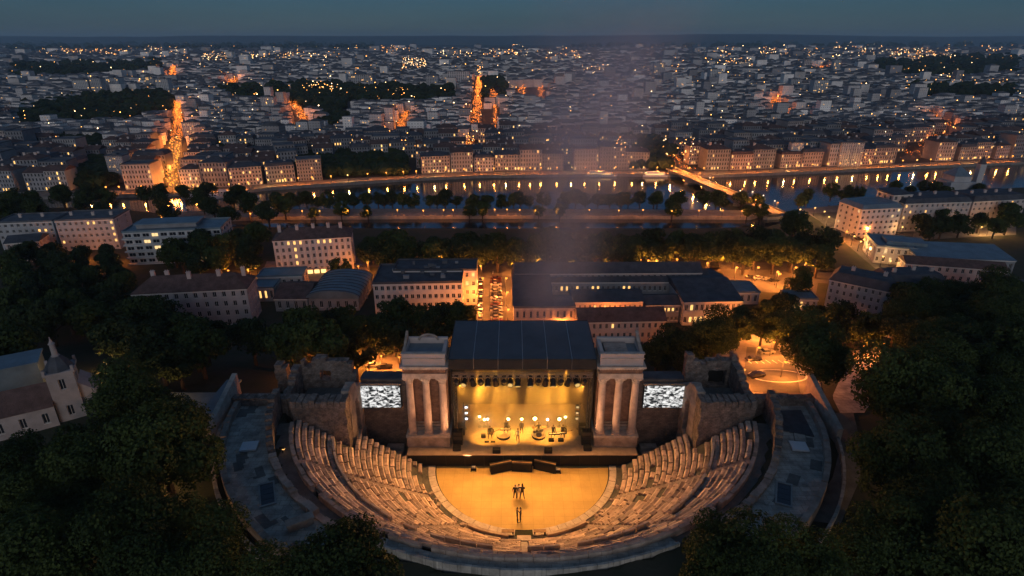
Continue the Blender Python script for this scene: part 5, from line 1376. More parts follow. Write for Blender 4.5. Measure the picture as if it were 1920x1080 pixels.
# ================================================================== BOATS
def boat(px, py, rz, L, label, lit=False):
    p_ = at(px, py, WATER_Z); b = thing('boat', label, 'boat', p_, R(rz), 'boats moored along the river')
    q = MB(); w = L * .11
    q.v = [(-L / 2, -w, .0), (L * .3, -w, 0), (L / 2, 0, .1), (L * .3, w, 0), (-L / 2, w, 0), (-L / 2, -w * 1.15, .75), (L * .3, -w * 1.15, .75), (L / 2 + .3, 0, .95), (L * .3, w * 1.15, .75), (-L / 2, w * 1.15, .75)]
    q.f = [(4, 3, 2, 1, 0), (5, 6, 7, 8, 9)] + [(i, (i + 1) % 5, 5 + (i + 1) % 5, 5 + i) for i in range(5)]; q.mi = [0] * 7; q.build('hull', 'white_paint', b)
    q = MB(); q.box(-L * .42, -w * .85, .75, L * .25, w * .85, 1.5); q.build('cabin', 'white_paint', b)
    q = MB(); q.box(-L * .36, -w * .6, 1.5, L * .05, w * .6, 2.1); q.build('upper_deck', 'white_paint', b)
    n = max(3, int(L / 1.3))
    for k in range(n):
        q = MB(); x = -L * .4 + L * .62 * k / n; q.box(x, -w * .85 - .03, .95, x + L * .4 / n, -w * .85 - .004, 1.35); q.build('window', 'shop' if lit else 'pane', b)
boat(1130, 330, 0, 15, 'lit river cruise boat moored at the far quay left of the bridge', True)
boat(1232, 331, 0, 12, 'smaller lit boat at the far quay just left of the bridge', True)
for k, (px, py) in enumerate(((362, 372), (382, 368), (402, 372), (424, 366), (444, 369), (466, 371))):
    boat(px, py, rnd.uniform(-4, 14), rnd.uniform(5, 8), 'white boat moored at the end of the glowing avenue, ' + ordinal(k) + ' from the left', k == 4)

# ================================================================== CITY BEYOND THE RIVER
AV = [  # avenues as pixel lines on the ground, half width in metres, lamp spacing
    ([(326, 362), (330, 280), (336, 230), (333, 196)], 2.9, 2.6), ([(578, 248), (566, 222), (550, 196)], 3.4, 5.0), ([(747, 262), (752, 240), (761, 214)], 2.8, 5.0),
    ([(893, 242), (895, 200), (899, 148)], 3.4, 6.0), ([(879, 300), (881, 268)], 3.0, 5.0), ([(322, 152), (325, 126)], 6, 20), ([(438, 168), (437, 150)], 6, 16),
    ([(927, 195), (921, 172)], 4, 16), ([(979, 188), (979, 165)], 4, 16), ([(1013, 195), (1014, 165)], 3.5, 22), ([(1463, 222), (1450, 188)], 3.4, 9), ([(1286, 325), (1262, 300)], 4, 5),
    ([(1700, 300), (1790, 250), (1740, 215)], 3.5, 14), ([(925, 262), (928, 200)], 1.6, 14), ([(1530, 135), (1545, 126)], 14, 30)]
AVG = [([at(*q, 0) for q in pts], hw, sp) for pts, hw, sp in AV]
def near_av(x, y, pad):
    for pts, hw, sp in AVG:
        for a, b in zip(pts, pts[1:]):
            ab = (b - a).xy; t_ = max(0, min(1, ((Vector((x, y)) - a.xy).dot(ab)) / ab.length_squared)); d = (Vector((x, y)) - (a.xy + ab * t_)).length
            if d < hw + pad: return True
    return False
WOODS = [[(15, 222), (60, 200), (180, 180), (320, 172), (320, 205), (220, 232), (110, 236), (15, 240)], [(400, 168), (640, 160), (640, 200), (560, 190), (420, 190)], [(640, 165), (850, 168), (850, 192), (640, 196)],
         [(85, 265), (190, 260), (195, 295), (95, 292)], [(905, 152), (945, 152), (945, 186), (905, 186)], [(1150, 262), (1240, 262), (1285, 318), (1180, 318)], [(1640, 118), (1905, 108), (1905, 142), (1760, 150), (1640, 140)], [(1690, 165), (1905, 165), (1905, 188), (1700, 185)],
         [(15, 125), (300, 120), (300, 140), (15, 152)], [(500, 180), (650, 190), (650, 230), (600, 245), (590, 215)], [(390, 285), (480, 283), (480, 303), (390, 303)], [(120, 300), (215, 310), (215, 352), (120, 352)], [(560, 300), (760, 292), (760, 330), (560, 335)], [(15, 85), (700, 84), (700, 97), (15, 99)], [(1060, 88), (1905, 86), (1905, 92), (1060, 95)]]
def bank_y(x):
    for (xa, ya), (xb, yb) in zip(far_bank, far_bank[1:]):
        if xa <= x <= xb: return ya + (yb - ya) * (x - xa) / (xb - xa)
    return 1e9
mat('city_a', (.36, .34, .33), .9, .2, .2); mat('city_b', (.27, .265, .27), .9, .2, .2); mat('city_c', (.33, .28, .26), .9, .2, .2); mat('city_d', (.20, .20, .21), .9, .2, .2)
# prototypes for the buildings one can pick apart beyond the river
def proto(kind, seed):
    rr = random.Random(seed)
    W_ = rr.uniform(7, 12); D_ = rr.uniform(7, 9); H_ = {0: rr.uniform(6.2, 8.4), 1: rr.uniform(5.5, 7.5), 2: rr.uniform(7.5, 10)}[kind]
    r = thing('city_house' if kind < 2 else 'city_block', 'x', 'building')
    q = MB(); rows = max(4, int(H_ / 1.45)); cols = int(W_ / 1.05)
    ww, wh = W_ / cols * .42, H_ / rows * .58
    ops = wall_with_openings(q, W_, 0, H_, cols, rows, lambda x, y, z: (x, y, z), ww, wh, .12)
    q.add([(0, 0, 0), (0, D_, 0), (0, D_, H_), (0, 0, H_)], [(3, 2, 1, 0)]); q.add([(W_, 0, 0), (W_, D_, 0), (W_, D_, H_), (W_, 0, H_)], [(0, 1, 2, 3)]); q.add([(0, D_, 0), (W_, D_, 0), (W_, D_, H_), (0, D_, H_)], [(3, 2, 1, 0)])
    q.build('wall', ('city_a', 'city_b', 'city_c', 'city_d')[(seed + kind) % 4], r)
    q = MB()
    q1 = MB()
    for x, z, c, k in ops:
        (q1 if rr.random() < .07 or (k == 0 and rr.random() < .2) else q).add([(x - ww / 2, .1, z - wh / 2), (x + ww / 2, .1, z - wh / 2), (x + ww / 2, .1, z + wh / 2), (x - ww / 2, .1, z + wh / 2)], [(0, 1, 2, 3)])
    tag(q.build('windows', 'pane', r), kind='stuff')
    if q1.v: tag(q1.build('lit_windows', 'win_warm', r), kind='stuff')
    q = MB()
    roof_mesh(q, W_, D_, H_, ('hip', 'mansard', 'flat')[kind] if kind else rr.choice(('hip', 'gable')), (1.5, 1.2, .25)[kind], .2)
    ro = q.build('roof', rr.choice(('tiles', 'slate', 'slate')) if kind < 2 else 'flat_roof', r)
    for k in range(2 if kind < 2 else 0):
        q = MB(); cx = W_ * (.25 + .45 * k); q.box(cx - .4, D_ / 2 - .2, H_ + .1, cx + .4, D_ / 2 + .2, H_ + rr.uniform(1.4, 2.1)); q.build('chimney', 'plaster_pink', ro)
    return r, W_, D_, H_
PSPEC = [(k, 11 + 7 * j + 3 * i_ + k) for j in range(6) for i_, k in enumerate((0, 0, 1, 2))]
PROT = [proto(k, sd) for k, sd in PSPEC]; KINDS_ = [k for k, sd in PSPEC]; SEEDS_ = [k + sd for k, sd in PSPEC]
used = [0] * len(PROT)
def sector(px):
    for lim, t_ in ((200, 'near the left picture edge'), (320, 'left of the glowing avenue'), (500, 'right of the glowing avenue'), (760, 'behind the riverside trees left of centre'), (900, 'left of the middle avenue'), (1050, 'right of the middle avenue'), (1260, 'behind the drifting smoke'), (1450, 'just right of the bridge'), (1650, 'along the wide river right of the bridge')):
        if px < lim: return t_
    return 'near the right picture edge'
NB = 0; CITY = []
far = MB(); farw = MB(); farroof = MB(); farwin = MB(); farlamp = MB(); farlamp2 = MB()
cnt = {}
def add_far(x, y, W_, D_, H_, ang, rk):
    c, s = math.cos(ang), math.sin(ang)
    T = lambda a, b, z: (x + a * c - b * s, y + a * s + b * c, z)
    far.add([T(0, 0, 0), T(W_, 0, 0), T(W_, D_, 0), T(0, D_, 0), T(0, 0, H_), T(W_, 0, H_), T(W_, D_, H_), T(0, D_, H_)], [(0, 1, 5, 4), (1, 2, 6, 5), (2, 3, 7, 6), (3, 0, 4, 7)])
    if rk < .55:
        h = min(W_, D_) * .2; i = D_ * .45
        farroof.add([T(-.1, -.1, H_), T(W_ + .1, -.1, H_), T(W_ + .1, D_ + .1, H_), T(-.1, D_ + .1, H_), T(i, D_ / 2, H_ + h), T(W_ - i, D_ / 2, H_ + h)], [(0, 1, 5, 4), (1, 2, 5), (2, 3, 4, 5), (3, 0, 4)])
    else: farroof.add([T(0, 0, H_), T(W_, 0, H_), T(W_, D_, H_), T(0, D_, H_)], [(0, 1, 2, 3)])
    pl = proj(x, y, H_ / 2)
    k = y / 300
    nl = int(rnd.random() < .7) + int(rnd.random() < .25) + (rnd.random() < .12) * 3
    for _ in range(nl):
        a = rnd.uniform(.1, .85) * W_; z = rnd.uniform(.12, .85) * H_; w = .26 * max(1, k ** .8); 
        farwin.add([T(a, -.04, z), T(a + w, -.04, z), T(a + w, -.04, z + w * 1.2), T(a, -.04, z + w * 1.2)], [(0, 1, 2, 3)])
y_off = 8.5; row = 0
while y_off < 3300:
    step = 12.5 if y_off < 120 else max(9.5, y_off * .026 + 5.5)
    x = -(280 + y_off) * 1.35
    while x < (280 + y_off) * 1.35:
        by = bank_y(max(-700, min(900, x)))
        y = min(by, 330) + y_off + rnd.uniform(-.8, .8)
        k = max(1.0, (y / 420) ** .9)
        px, py, Z_ = proj(x, y, 2)
        W0 = rnd.uniform(4.8, 9) * k * (1 if row >= 8 else 1.2)
        if -420 < px < 2340:
            inw = any(inpoly(px, py, w_) for w_ in WOODS)
            if not inw and not near_av(x + W0 / 2, y + 3, W0 * .5 + .2):
                if row < 8 and NB < 290 and y < 420 and -40 < px < 1960:
                    j = rnd.randrange(len(PROT)); r_, W_, D_, H_ = PROT[j]
                    o = r_ if used[j] == 0 else copy_tree(r_); used[j] += 1
                    sc = rnd.uniform(.9, 1.12); o.location = (x, y, 0); o.rotation_euler = (0, 0, R(rnd.uniform(-5, 5)) + math.atan2(bank_y(min(880, x + 10)) - by, 10) * .8); o.scale = (sc, sc, sc * rnd.uniform(.9, 1.1))
                    look = {0: 'hip-roofed', 1: 'mansard-roofed', 2: 'flat-roofed'}[KINDS_[j]] + ' ' + ('pale', 'grey', 'brownish', 'dark')[SEEDS_[j] % 4]
                    rowt = ('on the far quay', 'in the second row', 'in the third row')[row] if row < 3 else 'in the rear rows'
                    lab = look + ' building ' + rowt + ' ' + sector(px)
                    tag(o, lab, 'building', 'buildings ' + rowt); NB += 1; W0 = W_ * sc + (rnd.uniform(0, .6) if rnd.random() < .8 else 3)
                else:
                    H_ = rnd.uniform(3.8, 7) * (k ** .55)
                    if rnd.random() < .03: H_ *= 1.9
                    add_far(x, y, W0 * .94, min(step * .62, W0 * .9), H_, R(rnd.uniform(-3, 3)) + .05 * math.sin(x * .01), rnd.random())
        x += W0 if rnd.random() < .88 else W0 + 4 * k
    y_off += step; row += 1
for i, (r_, *_) in enumerate(PROT):
    if used[i] == 0:
        for ch_ in list(r_.children):
            for g_ in list(ch_.children): bpy.data.objects.remove(g_)
            bpy.data.objects.remove(ch_)
        bpy.data.objects.remove(r_)
# towers and slabs standing out of the city
for k, (px0, px1, pyt, pyb, lab) in enumerate(((143, 172, 150, 184, 'leftmost slab of the group of tall blocks left of the avenue'), (176, 196, 147, 184, 'second slab of the group of tall blocks left of the avenue'), (200, 228, 146, 180, 'third slab of the group of tall blocks left of the avenue'), (275, 293, 145, 172, 'tall block just left of the far end of the avenue'), (297, 320, 148, 180, 'tall dark block at the far end of the avenue'),
        (209, 240, 293, 342, 'tall pale slab tower near the quay left of the glowing avenue'), (493, 517, 182, 218, 'slim tower with corner lights between the two avenues'), (800, 822, 142, 170, 'left tower of the pair in the hazy centre'), (840, 880, 134, 165, 'broad tower block in the hazy centre'), (1225, 1245, 118, 150, 'tower block behind the smoke'), (1328, 1352, 130, 165, 'left tower of three right of the smoke'), (1480, 1500, 148, 172, 'pale cube block on the right plain'), (1522, 1548, 150, 184, 'dark tower with one lit edge on the right plain'),
        (1505, 1518, 112, 135, 'reddish round tower on the far right plain'), (1560, 1572, 112, 140, 'slim far tower right of the reddish tower'), (1425, 1448, 208, 232, 'white slab above the roofs right of the smoke'), (1850, 1880, 213, 240, 'white tower block near the right picture edge'), (660, 700, 140, 168, 'long slab block left of the hazy centre'), (345, 380, 230, 258, 'pale cubic block beside the glowing avenue'), (525, 550, 262, 290, 'white block with a dark recess right of the avenue'), (1478, 1500, 268, 312, 'white slab on the quay right of the bridge'), (1570, 1612, 268, 312, 'pair-fronted white block on the quay right of the bridge'))):
    A = at(px0, pyb, 0); B = at(px1, pyb, 0); a_, b_ = (px0 - 960) / F, 0
    # height from the top pixel on the same plane
    bb = -(pyt - 540) / F; t_ = A.y / (CP + bb * SP); H_ = CAMZ + (-SP + bb * CP) * t_
    W_ = (B - A).length; r = thing('tower_block', lab, 'tower block', (A.x, A.y, 0)); D_ = W_ * .7
    q = MB(); rows = max(6, min(16, int((pyb - pyt) / 2.6))); cols = max(4, min(10, int((px1 - px0) / 3)))
    ops = wall_with_openings(q, W_, 0, H_, cols, rows, lambda x, y, z: (x, y, z), W_ / cols * .55, H_ / rows * .5, .3)
    q.add([(0, 0, 0), (0, D_, 0), (0, D_, H_), (0, 0, H_)], [(3, 2, 1, 0)]); q.add([(W_, 0, 0), (W_, D_, 0), (W_, D_, H_), (W_, 0, H_)], [(0, 1, 2, 3)]); q.add([(0, D_, 0), (W_, D_, 0), (W_, D_, H_), (0, D_, H_)], [(3, 2, 1, 0)])
    q.build('wall', 'plaster_pink' if k == 13 else ('concrete', 'plaster_grey')[k % 2], r)
    q = MB(); q1 = MB()
    for x, z, c, kk in ops: (q1 if rnd.random() < .10 else q).add([(x - W_ / cols * .275, .25, z - H_ / rows * .25), (x + W_ / cols * .275, .25, z - H_ / rows * .25), (x + W_ / cols * .275, .25, z + H_ / rows * .25), (x - W_ / cols * .275, .25, z + H_ / rows * .25)], [(0, 1, 2, 3)])
    tag(q.build('windows', 'pane', r), kind='stuff')
    if q1.v: tag(q1.build('lit_windows', 'win_warm', r), kind='stuff')
    q = MB(); q.box(-.2, -.2, H_, W_ + .2, D_ + .2, H_ + .3); q.box(W_ * .3, D_ * .3, H_ + .3, W_ * .6, D_ * .7, H_ + H_ * .06 + .3); q.build('roof', 'flat_roof', r)
fc = thing('distant_city', 'mass of small distant city buildings reaching to the hills', 'city'); fc['kind'] = 'stuff'
far.build('walls', 'far_wall', fc)['kind'] = 'stuff'
farroof.build('roofs', 'far_roof', fc)['kind'] = 'stuff'
emat('far_window', (1.0, .45, .13), 1.8, False, .9)
emat('far_lamp', (1.0, .38, .08), 10, False, .9)
emat('far_lamp_white', (1.0, .64, .30), 10, False, .9)
farwin.build('lit_windows', 'far_window', fc)['kind'] = 'stuff'

# ================================================================== TREES
def crown_mesh(name, rad, h, n, leaf, seed, m='leaf'):
    rr = random.Random(seed); lobes = []
    for k in range(rr.randint(7, 10)):
        a = rr.uniform(0, 2 * PI); d = rad * rr.uniform(.25, .68); z = h * rr.uniform(-.28, .30)
        lobes.append((Vector((d * math.cos(a), d * math.sin(a), z)), rad * rr.uniform(.34, .55)))
    lobes.append((Vector((0, 0, h * .22)), rad * .55)); lobes.append((Vector((0, 0, -h * .1)), rad * .6))
    tot = sum(l[1] ** 2 for l in lobes); q = MB()
    for c, r in lobes:
        for _ in range(int(n * r * r / tot)):
            v = Vector((rr.gauss(0, 1), rr.gauss(0, 1), rr.gauss(0, 1) + .25)).normalized()
            p_ = c + Vector((v.x, v.y, v.z * .85)) * r * (rr.uniform(.72, 1.04) if rr.random() < .85 else rr.uniform(.3, .7))
            if noise.noise(p_ * (1.6 / leaf * .16) + Vector((seed, 0, 0))) < -.22: continue
            nn = (v + Vector((rr.uniform(-.8, .8), rr.uniform(-.8, .8), rr.uniform(-.5, .8)))).normalized()
            t1 = nn.orthogonal().normalized(); t1.rotate(Matrix.Rotation(rr.uniform(0, 6.3), 3, nn)); t2 = nn.cross(t1)
            s = leaf * rr.uniform(.6, 1.3)
            q.add([p_ - t1 * s * .5, p_ - t2 * s * .38 + nn * s * .1, p_ + t1 * s * .5, p_ + t2 * s * .38 + nn * s * .1], [(0, 1, 2, 3)])
    return q.mesh('crown', m)
def trunk_mesh(h, r, rad, seed):
    rr = random.Random(seed); q = MB(); q.tube((0, 0, -.6), (0, 0, h * .35), r * 1.25, r, 7); q.tube((0, 0, h * .35), (rr.uniform(-.1, .1), 0, h * .8), r, r * .5, 7)
    for k in range(5):
        a = 2 * PI * k / 5 + rr.uniform(-.3, .3); z = h * rr.uniform(.35, .6); q.tube((0, 0, z), (math.cos(a) * rad * .55, math.sin(a) * rad * .55, z + h * .25), r * .5, r * .15, 5)
    return q.mesh('trunk', 'bark')
NEAR = [(crown_mesh('crown', 3.6, 6.0, 24000, .21, 40 + k), trunk_mesh(4.6, .26, 3.4, k)) for k in range(4)]
MID = [(crown_mesh('crown', 3.4, 5.6, 4200, .48, 60 + k, 'leaf_dark' if k % 2 else 'leaf'), trunk_mesh(4.4, .24, 3.2, k)) for k in range(5)]
TREES = []
def tree(x, y, s, near, label, group, z=None, sz=None):
    set_ = NEAR if near else MID; c, t_ = set_[rnd.randrange(len(set_))]; g0 = hz(x, y) if z is None else z
    r = thing('tree', label, 'tree', (x, y, g0), rnd.uniform(0, 6.28), group); sz = sz or s * rnd.uniform(.9, 1.15); r.scale = (s, s, sz)
    link('trunk', t_, r); link('crown', c, r, (0, 0, 4.5)); TREES.append((x, y, s)); return r
def crowded(x, y, d): return any((x - a) ** 2 + (y - b) ** 2 < (d * (.6 + .4 * c)) ** 2 for a, b, c in TREES)
KEEP = ([(400, 700), (408, 840), (430, 940), (500, 992), (560, 1000), (620, 960), (700, 985), (760, 1062), (1190, 1062), (1270, 1000), (1340, 960), (1440, 970), (1500, 985), (1580, 900), (1605, 800), (1570, 740), (1380, 700)],
        [(72, 640), (165, 640), (172, 790), (60, 812), (0, 820), (0, 735), (75, 700)], [(1575, 660), (1660, 660), (1640, 740), (1580, 780)], [(300, 545), (480, 530), (480, 592), (380, 585)])
def covers(x, y, s):
    g0 = hz(x, y); c = proj(x, y, g0 + 4.5 * s); r = 3.3 * s * F / c[2]
    for i in range(12):
        a = PI * i / 6
        if any(inpoly(c[0] + r * math.cos(a), c[1] + r * math.sin(a) * .95, k) for k in KEEP): return True
    return False
def fill(poly, n, smin, smax, gap, near, label, group, dz=4.0, tries=40):
    xs_ = [p_[0] for p_ in poly]; ys_ = [p_[1] for p_ in poly]; k = 0; t_ = 0
    while k < n and t_ < n * tries * 3:
        t_ += 1; px, py = rnd.uniform(min(xs_), max(xs_)), rnd.uniform(min(ys_), max(ys_))
        if not inpoly(px, py, poly): continue
        s = rnd.uniform(smin, smax); p_ = atg(px, py, dz * s)
        if crowded(p_.x, p_.y, gap) or blocked(p_.x, p_.y, 1.6 * s): continue
        if covers(p_.x, p_.y, s): continue
        r0 = math.hypot(p_.x - XC, p_.y - YC)
        if (p_.y < 68 and r0 < 35.5 + 2 * s and p_.y > 30 and not (p_.y < 38)) : continue
        if abs(p_.x - XC) < 24 and 56 < p_.y < 76: continue
        fx = (px - min(xs_)) / (max(xs_) - min(xs_)); fy = (py - min(ys_)) / (max(ys_) - min(ys_))
        lb = ('tall ' if s > smin + .75 * (smax - smin) else 'low ' if s < smin + .25 * (smax - smin) else '') + label + ', ' + ('far ', 'mid ', 'near ')[min(2, int(fy * 3))] + ('left end', 'left part', 'middle', 'right part', 'right end')[min(4, int(fx * 5))]
        tree(p_.x, p_.y, s, near, lb, group); k += 1
    return k
# single trees that stand out
for px, py, s, lab in ((1540, 655, 1.5, 'big round tree at the right edge of the forecourt behind the theatre'), (1290, 650, 1.35, 'broad dark tree behind the right portal tower'), (1235, 655, 1.0, 'dark tree close behind the right video screen'), (1340, 665, 1.1, 'tree between the right wing and the forecourt'), (1540, 462, 1.35, 'tall rounded tree standing at the bend of the bright road'), (1490, 420, 1.25, 'dark pointed tree at the near end of the bridge'),
        (1700, 740, 1.5, 'large tree beside the grey path right of the theatre'), (1700, 850, 1.5, 'large tree overhanging the path outside the right terrace'), (1400, 1040, 1.25, 'big leafy tree in front of the right terrace end'), (1335, 1075, 1.0, 'leafy tree at the lower picture edge right of the platform'), (640, 1080, 1.2, 'big dark tree in front of the left terrace end'), (560, 1085, 1.0, 'tree at the lower picture edge left of the big dark tree'),
        (255, 755, 1.3, 'large round tree beside the church tower'), (300, 850, 1.5, 'large dark tree left of the left terrace'), (885, 1078, .7, 'small treetop at the lower picture edge under the central aisle'), (1150, 1080, .6, 'small treetop at the lower picture edge right of the central aisle'), (1065, 1086, .55, 'low treetop at the lower picture edge between two others'), (1000, 1092, .5, 'lowest treetop at the bottom centre of the picture'), (635, 498, .8, 'tree in front of the pilastered house near the canal'), (1505, 530, .9, 'round tree beside the orange road right of the court complex')):
    p_ = atg(px, py, 4.5 * s); tree(p_.x, p_.y, s, py > 600, lab, 'single trees')
fill([(15, 815), (170, 800), (200, 720), (370, 770), (400, 850), (440, 960), (540, 1030), (740, 1085), (15, 1085)], 30, .9, 1.35, 3.6, True, 'dark tree in the grove below the church, left of the theatre', 'grove below the church')
fill([(1660, 640), (1720, 560), (1905, 540), (1905, 1085), (1300, 1085), (1300, 1010), (1480, 985), (1620, 960), (1640, 820)], 40, .9, 1.4, 3.6, True, 'dark tree in the grove on the right slope of the theatre', 'grove on the right slope')
fill([(15, 490), (230, 505), (250, 590), (470, 620), (860, 580), (868, 612), (740, 640), (650, 652), (640, 680), (500, 690), (370, 715), (200, 640), (15, 690)], 62, .8, 1.2, 3.6, False, 'dark tree in the wood between the church and the white tenement', 'wood behind the left wing')
fill([(1345, 590), (1440, 570), (1650, 585), (1650, 640), (1500, 635), (1345, 615)], 16, .7, 1.0, 3.2, False, 'tree in the belt between the court complex and the forecourt', 'belt behind the forecourt')
fill([(1660, 560), (1905, 540), (1905, 700), (1690, 640)], 12, .9, 1.2, 3.4, False, 'dark tree behind the grey path on the right', 'trees behind the right path')
fill([(680, 463), (1440, 461), (1560, 476), (1540, 492), (1380, 482), (690, 482)], 60, .9, 1.25, 3.6, False, 'dark tree in the row between the canal and the quay road', 'trees on the near canal bank', 3.5)
fill([(320, 455), (500, 440), (505, 490), (320, 500)], 12, .85, 1.2, 4, False, 'dark tree between the balcony block and the pilastered house', 'trees beside the balcony block')
fill([(15, 470), (230, 480), (230, 510), (15, 510)], 8, .7, 1.0, 4, False, 'tree below the apartment blocks on the left', 'trees below the left blocks')
fill([(15, 375), (250, 365), (540, 372), (540, 412), (420, 415), (220, 398), (15, 405)], 30, .8, 1.1, 4.2, False, 'dark tree in the riverside park on the left', 'riverside park trees', 3)
# island trees: two rows
for k in range(46):
    px = 520 + k * 20 + rnd.uniform(-8, 8); py = 390.5 - rnd.uniform(0, 3)
    if rnd.random() < .93 and px < 1425:
        p_ = at(px, py, 0); tree(p_.x, p_.y + 1.5, rnd.uniform(.62, .9), False, 'dark island tree behind the lit path, ' + sector(px), 'island trees', -1.3)
for px in (590, 640, 690, 880, 905, 1010, 1050, 1260, 1400, 1425): p_ = at(px, 406, 0); tree(p_.x, p_.y, rnd.uniform(.6, .85), False, 'island tree before the lit path, ' + sector(px), 'island trees', -1.2)
fill([(1480, 378), (1560, 356), (1680, 352), (1905, 362), (1905, 372), (1690, 372), (1600, 380), (1500, 395)], 14, .6, .85, 3.6, False, 'dark tree on the near river bank right of the bridge', 'trees right of the bridge', 3)
fill([(1710, 412), (1905, 408), (1905, 436), (1740, 440)], 9, .8, 1.1, 4, False, 'dark tree in the garden right of the square', 'garden trees right of the square', 3)
for px, py, n_ in ((590, 338, 6), (700, 330, 7), (820, 325, 3), (955, 318, 2), (1020, 318, 3), (1210, 312, 6), (160, 358, 5), (1590, 312, 4), (1860, 290, 5)):
    for k in range(n_):
        p_ = at(px + (k - n_ / 2) * 17 + rnd.uniform(-5, 5), py, 0); tree(p_.x, p_.y + rnd.uniform(4, 9), rnd.uniform(.6, .9), False, 'dark tree on the far quay by the riverside buildings', 'far quay trees', 0)
# woods in the city that read as one mass
wd = MB(); ico = bmesh.new(); bmesh.ops.create_icosphere(ico, subdivisions=2, radius=1); ico.verts.ensure_lookup_table()
iv = [v.co.copy() for v in ico.verts]; iff = [tuple(v.index for v in f.verts) for f in ico.faces]; ico.free()
for w_ in WOODS:
    xs_ = [p_[0] for p_ in w_]; ys_ = [p_[1] for p_ in w_]
    area = (max(xs_) - min(xs_)) * (max(ys_) - min(ys_))
    for _ in range(int(area / 34) + 12):
        px, py = rnd.uniform(min(xs_), max(xs_)), rnd.uniform(min(ys_), max(ys_))
        if not inpoly(px, py, w_): continue
        p_ = at(px, py, 0)
        if near_av(p_.x, p_.y, 2): continue
        s = rnd.uniform(2.2, 3.4) * max(1, (p_.y / 330) ** .8); o_ = rnd.uniform(0, 99)
        wd.add([(p_.x + v.x * s * (1 + .5 * noise.noise(v * 2.2 + Vector((o_, 0, 0)))), p_.y + v.y * s * (1 + .5 * noise.noise(v * 2.2 + Vector((o_, 0, 0)))), s * .8 + v.z * s * .8 * (1 + .6 * noise.noise(v * 2.2 + Vector((o_, 0, 0))))) for v in iv], iff)
tag(wd.build('distant_woods', 'leaf_dark'), 'dark wooded patches between the distant city blocks', 'woods', None, 'stuff')

print('TREES', len(TREES), 'CITY', NB)
# ================================================================== LAMPS
def lamp_proto(m_, h, r, power=None):
    l = thing('street_lamp', 'x', 'street lamp'); q = MB(); q.tube((0, 0, 0), (0, 0, h), .07, .045, 6); q.tube((0, 0, h), (.0, -.45, h + .12), .04, n=5); q.lathe([(.14, 0), (.12, .25), (.07, .3)], 6); q.build('post', 'scaffold', l)
    q = MB(); q.lathe([(r * .3, -r), (r * .85, -r * .5), (r, 0), (r * .85, r * .5), (r * .3, r)], 8, (0, -.5, h + .02)); q.build('globe', m_, l)
    q = MB(); q.lathe([(r * 1.1, 0), (.05, .1)], 6, (0, -.5, h + .02 + r)); q.build('cap', 'scaffold', l)
    li = bpy.data.lights.new('lamp_light', 'POINT'); li.color = (1, .27, .04) if 'sodium' in m_ else (1, .5, .16) if m_ == 'lamp_warm' else (1, .75, .5); li.energy = (power or LW[m_]) * K; li.shadow_soft_size = .15
    lo = bpy.data.objects.new('lamp_light', li); C.objects.link(lo); lo.parent = l; lo.location = (0, -.5, h - r - .2)
    return l
LW = {'sodium': 2400, 'sodium_big': 3200, 'lamp_warm': 450, 'lamp_white': 400}
LP = {k: [lamp_proto(m_, h, r), 0, h] for k, m_, h, r in (('s', 'sodium', 3.4, .25), ('b', 'sodium_big', 3.8, .32), ('w', 'lamp_warm', 3.4, .26), ('p', 'lamp_white', 3.2, .2))}
LP['q'] = [lamp_proto('sodium_big', 3.2, .34, 700), 0, 3.2]; LP['i'] = [lamp_proto('sodium_big', 3.2, .3, 420), 0, 3.2]; LP['y'] = [lamp_proto('sodium', 3.2, .25, 1100), 0, 3.2]; LP['r'] = [lamp_proto('lamp_warm', 3.2, .32, 600), 0, 3.2]
NL = 0
def lamp(x, y, z, k, label, group, sc=1.0):
    global NL
    pr_ = LP[k]; l = pr_[0] if pr_[1] == 0 else copy_tree(pr_[0]); pr_[1] += 1; NL += 1
    l.location = (x, y, z); l.scale = (sc, sc, sc); l.rotation_euler = (0, 0, rnd.uniform(-.4, .4)); return tag(l, label, 'street lamp', group)
def lamps_px(lst, label, group, k='s', sc=1.0, numbered=True):
    for i, q_ in enumerate(lst):
        h = LP[q_[2] if len(q_) > 2 else k][2] * sc; p_ = atg(q_[0], q_[1], h)
        lamp(p_.x, p_.y, p_.z, q_[2] if len(q_) > 2 else k, label + (', ' + ordinal(i) + ' from the left' if numbered and i < 20 else ''), group, sc)
lamps_px([(765, 470), (825, 480, 'b'), (902, 497), (963, 487), (1003, 481, 'b'), (1070, 486), (1133, 484), (1200, 486), (1216, 487), (1232, 487), (1270, 485), (1325, 492), (1352, 478), (1400, 482), (1457, 508)], 'glowing orange lamp on the quay road behind the court complex', 'quay road lamps')
lamps_px([(895, 552), (950, 546), (897, 583), (952, 578), (893, 603), (905, 520), (948, 520)], 'glowing orange lamp on the lit centre street', 'centre street lamps')
lamps_px([(1052, 603), (1157, 605), (1175, 612)], 'orange lamp before the pink court blocks behind the stage', 'lamps behind the stage roof', 's', .7)
lamps_px([(1406, 606), (1440, 615), (1465, 612), (1492, 642), (1505, 632), (1420, 650), (1470, 676), (1395, 690), (1448, 640)], 'orange lamp under the trees round the forecourt', 'forecourt lamps', 's', .8)
lamps_px([(662, 668), (690, 672), (715, 665), (748, 668), (690, 655), (600, 712)], 'orange lamp on the lit yard behind the left wing', 'yard lamps', 'y', .7)
lamps_px([(1607, 620), (1640, 650), (1655, 642), (1618, 648)], 'orange lamp behind the wall above the grey path', 'lamps above the grey path', 'y', .7)
lamps_px([(1800, 787), (1790, 905), (1786, 905)], 'small warm lamp deep in the trees on the right slope', 'lamps in the right grove', 'w', .6)
lamps_px([(263, 905), (272, 938), (300, 742), (198, 678), (160, 700)], 'small warm lamp deep in the trees on the left slope', 'lamps in the left grove', 'w', .55)
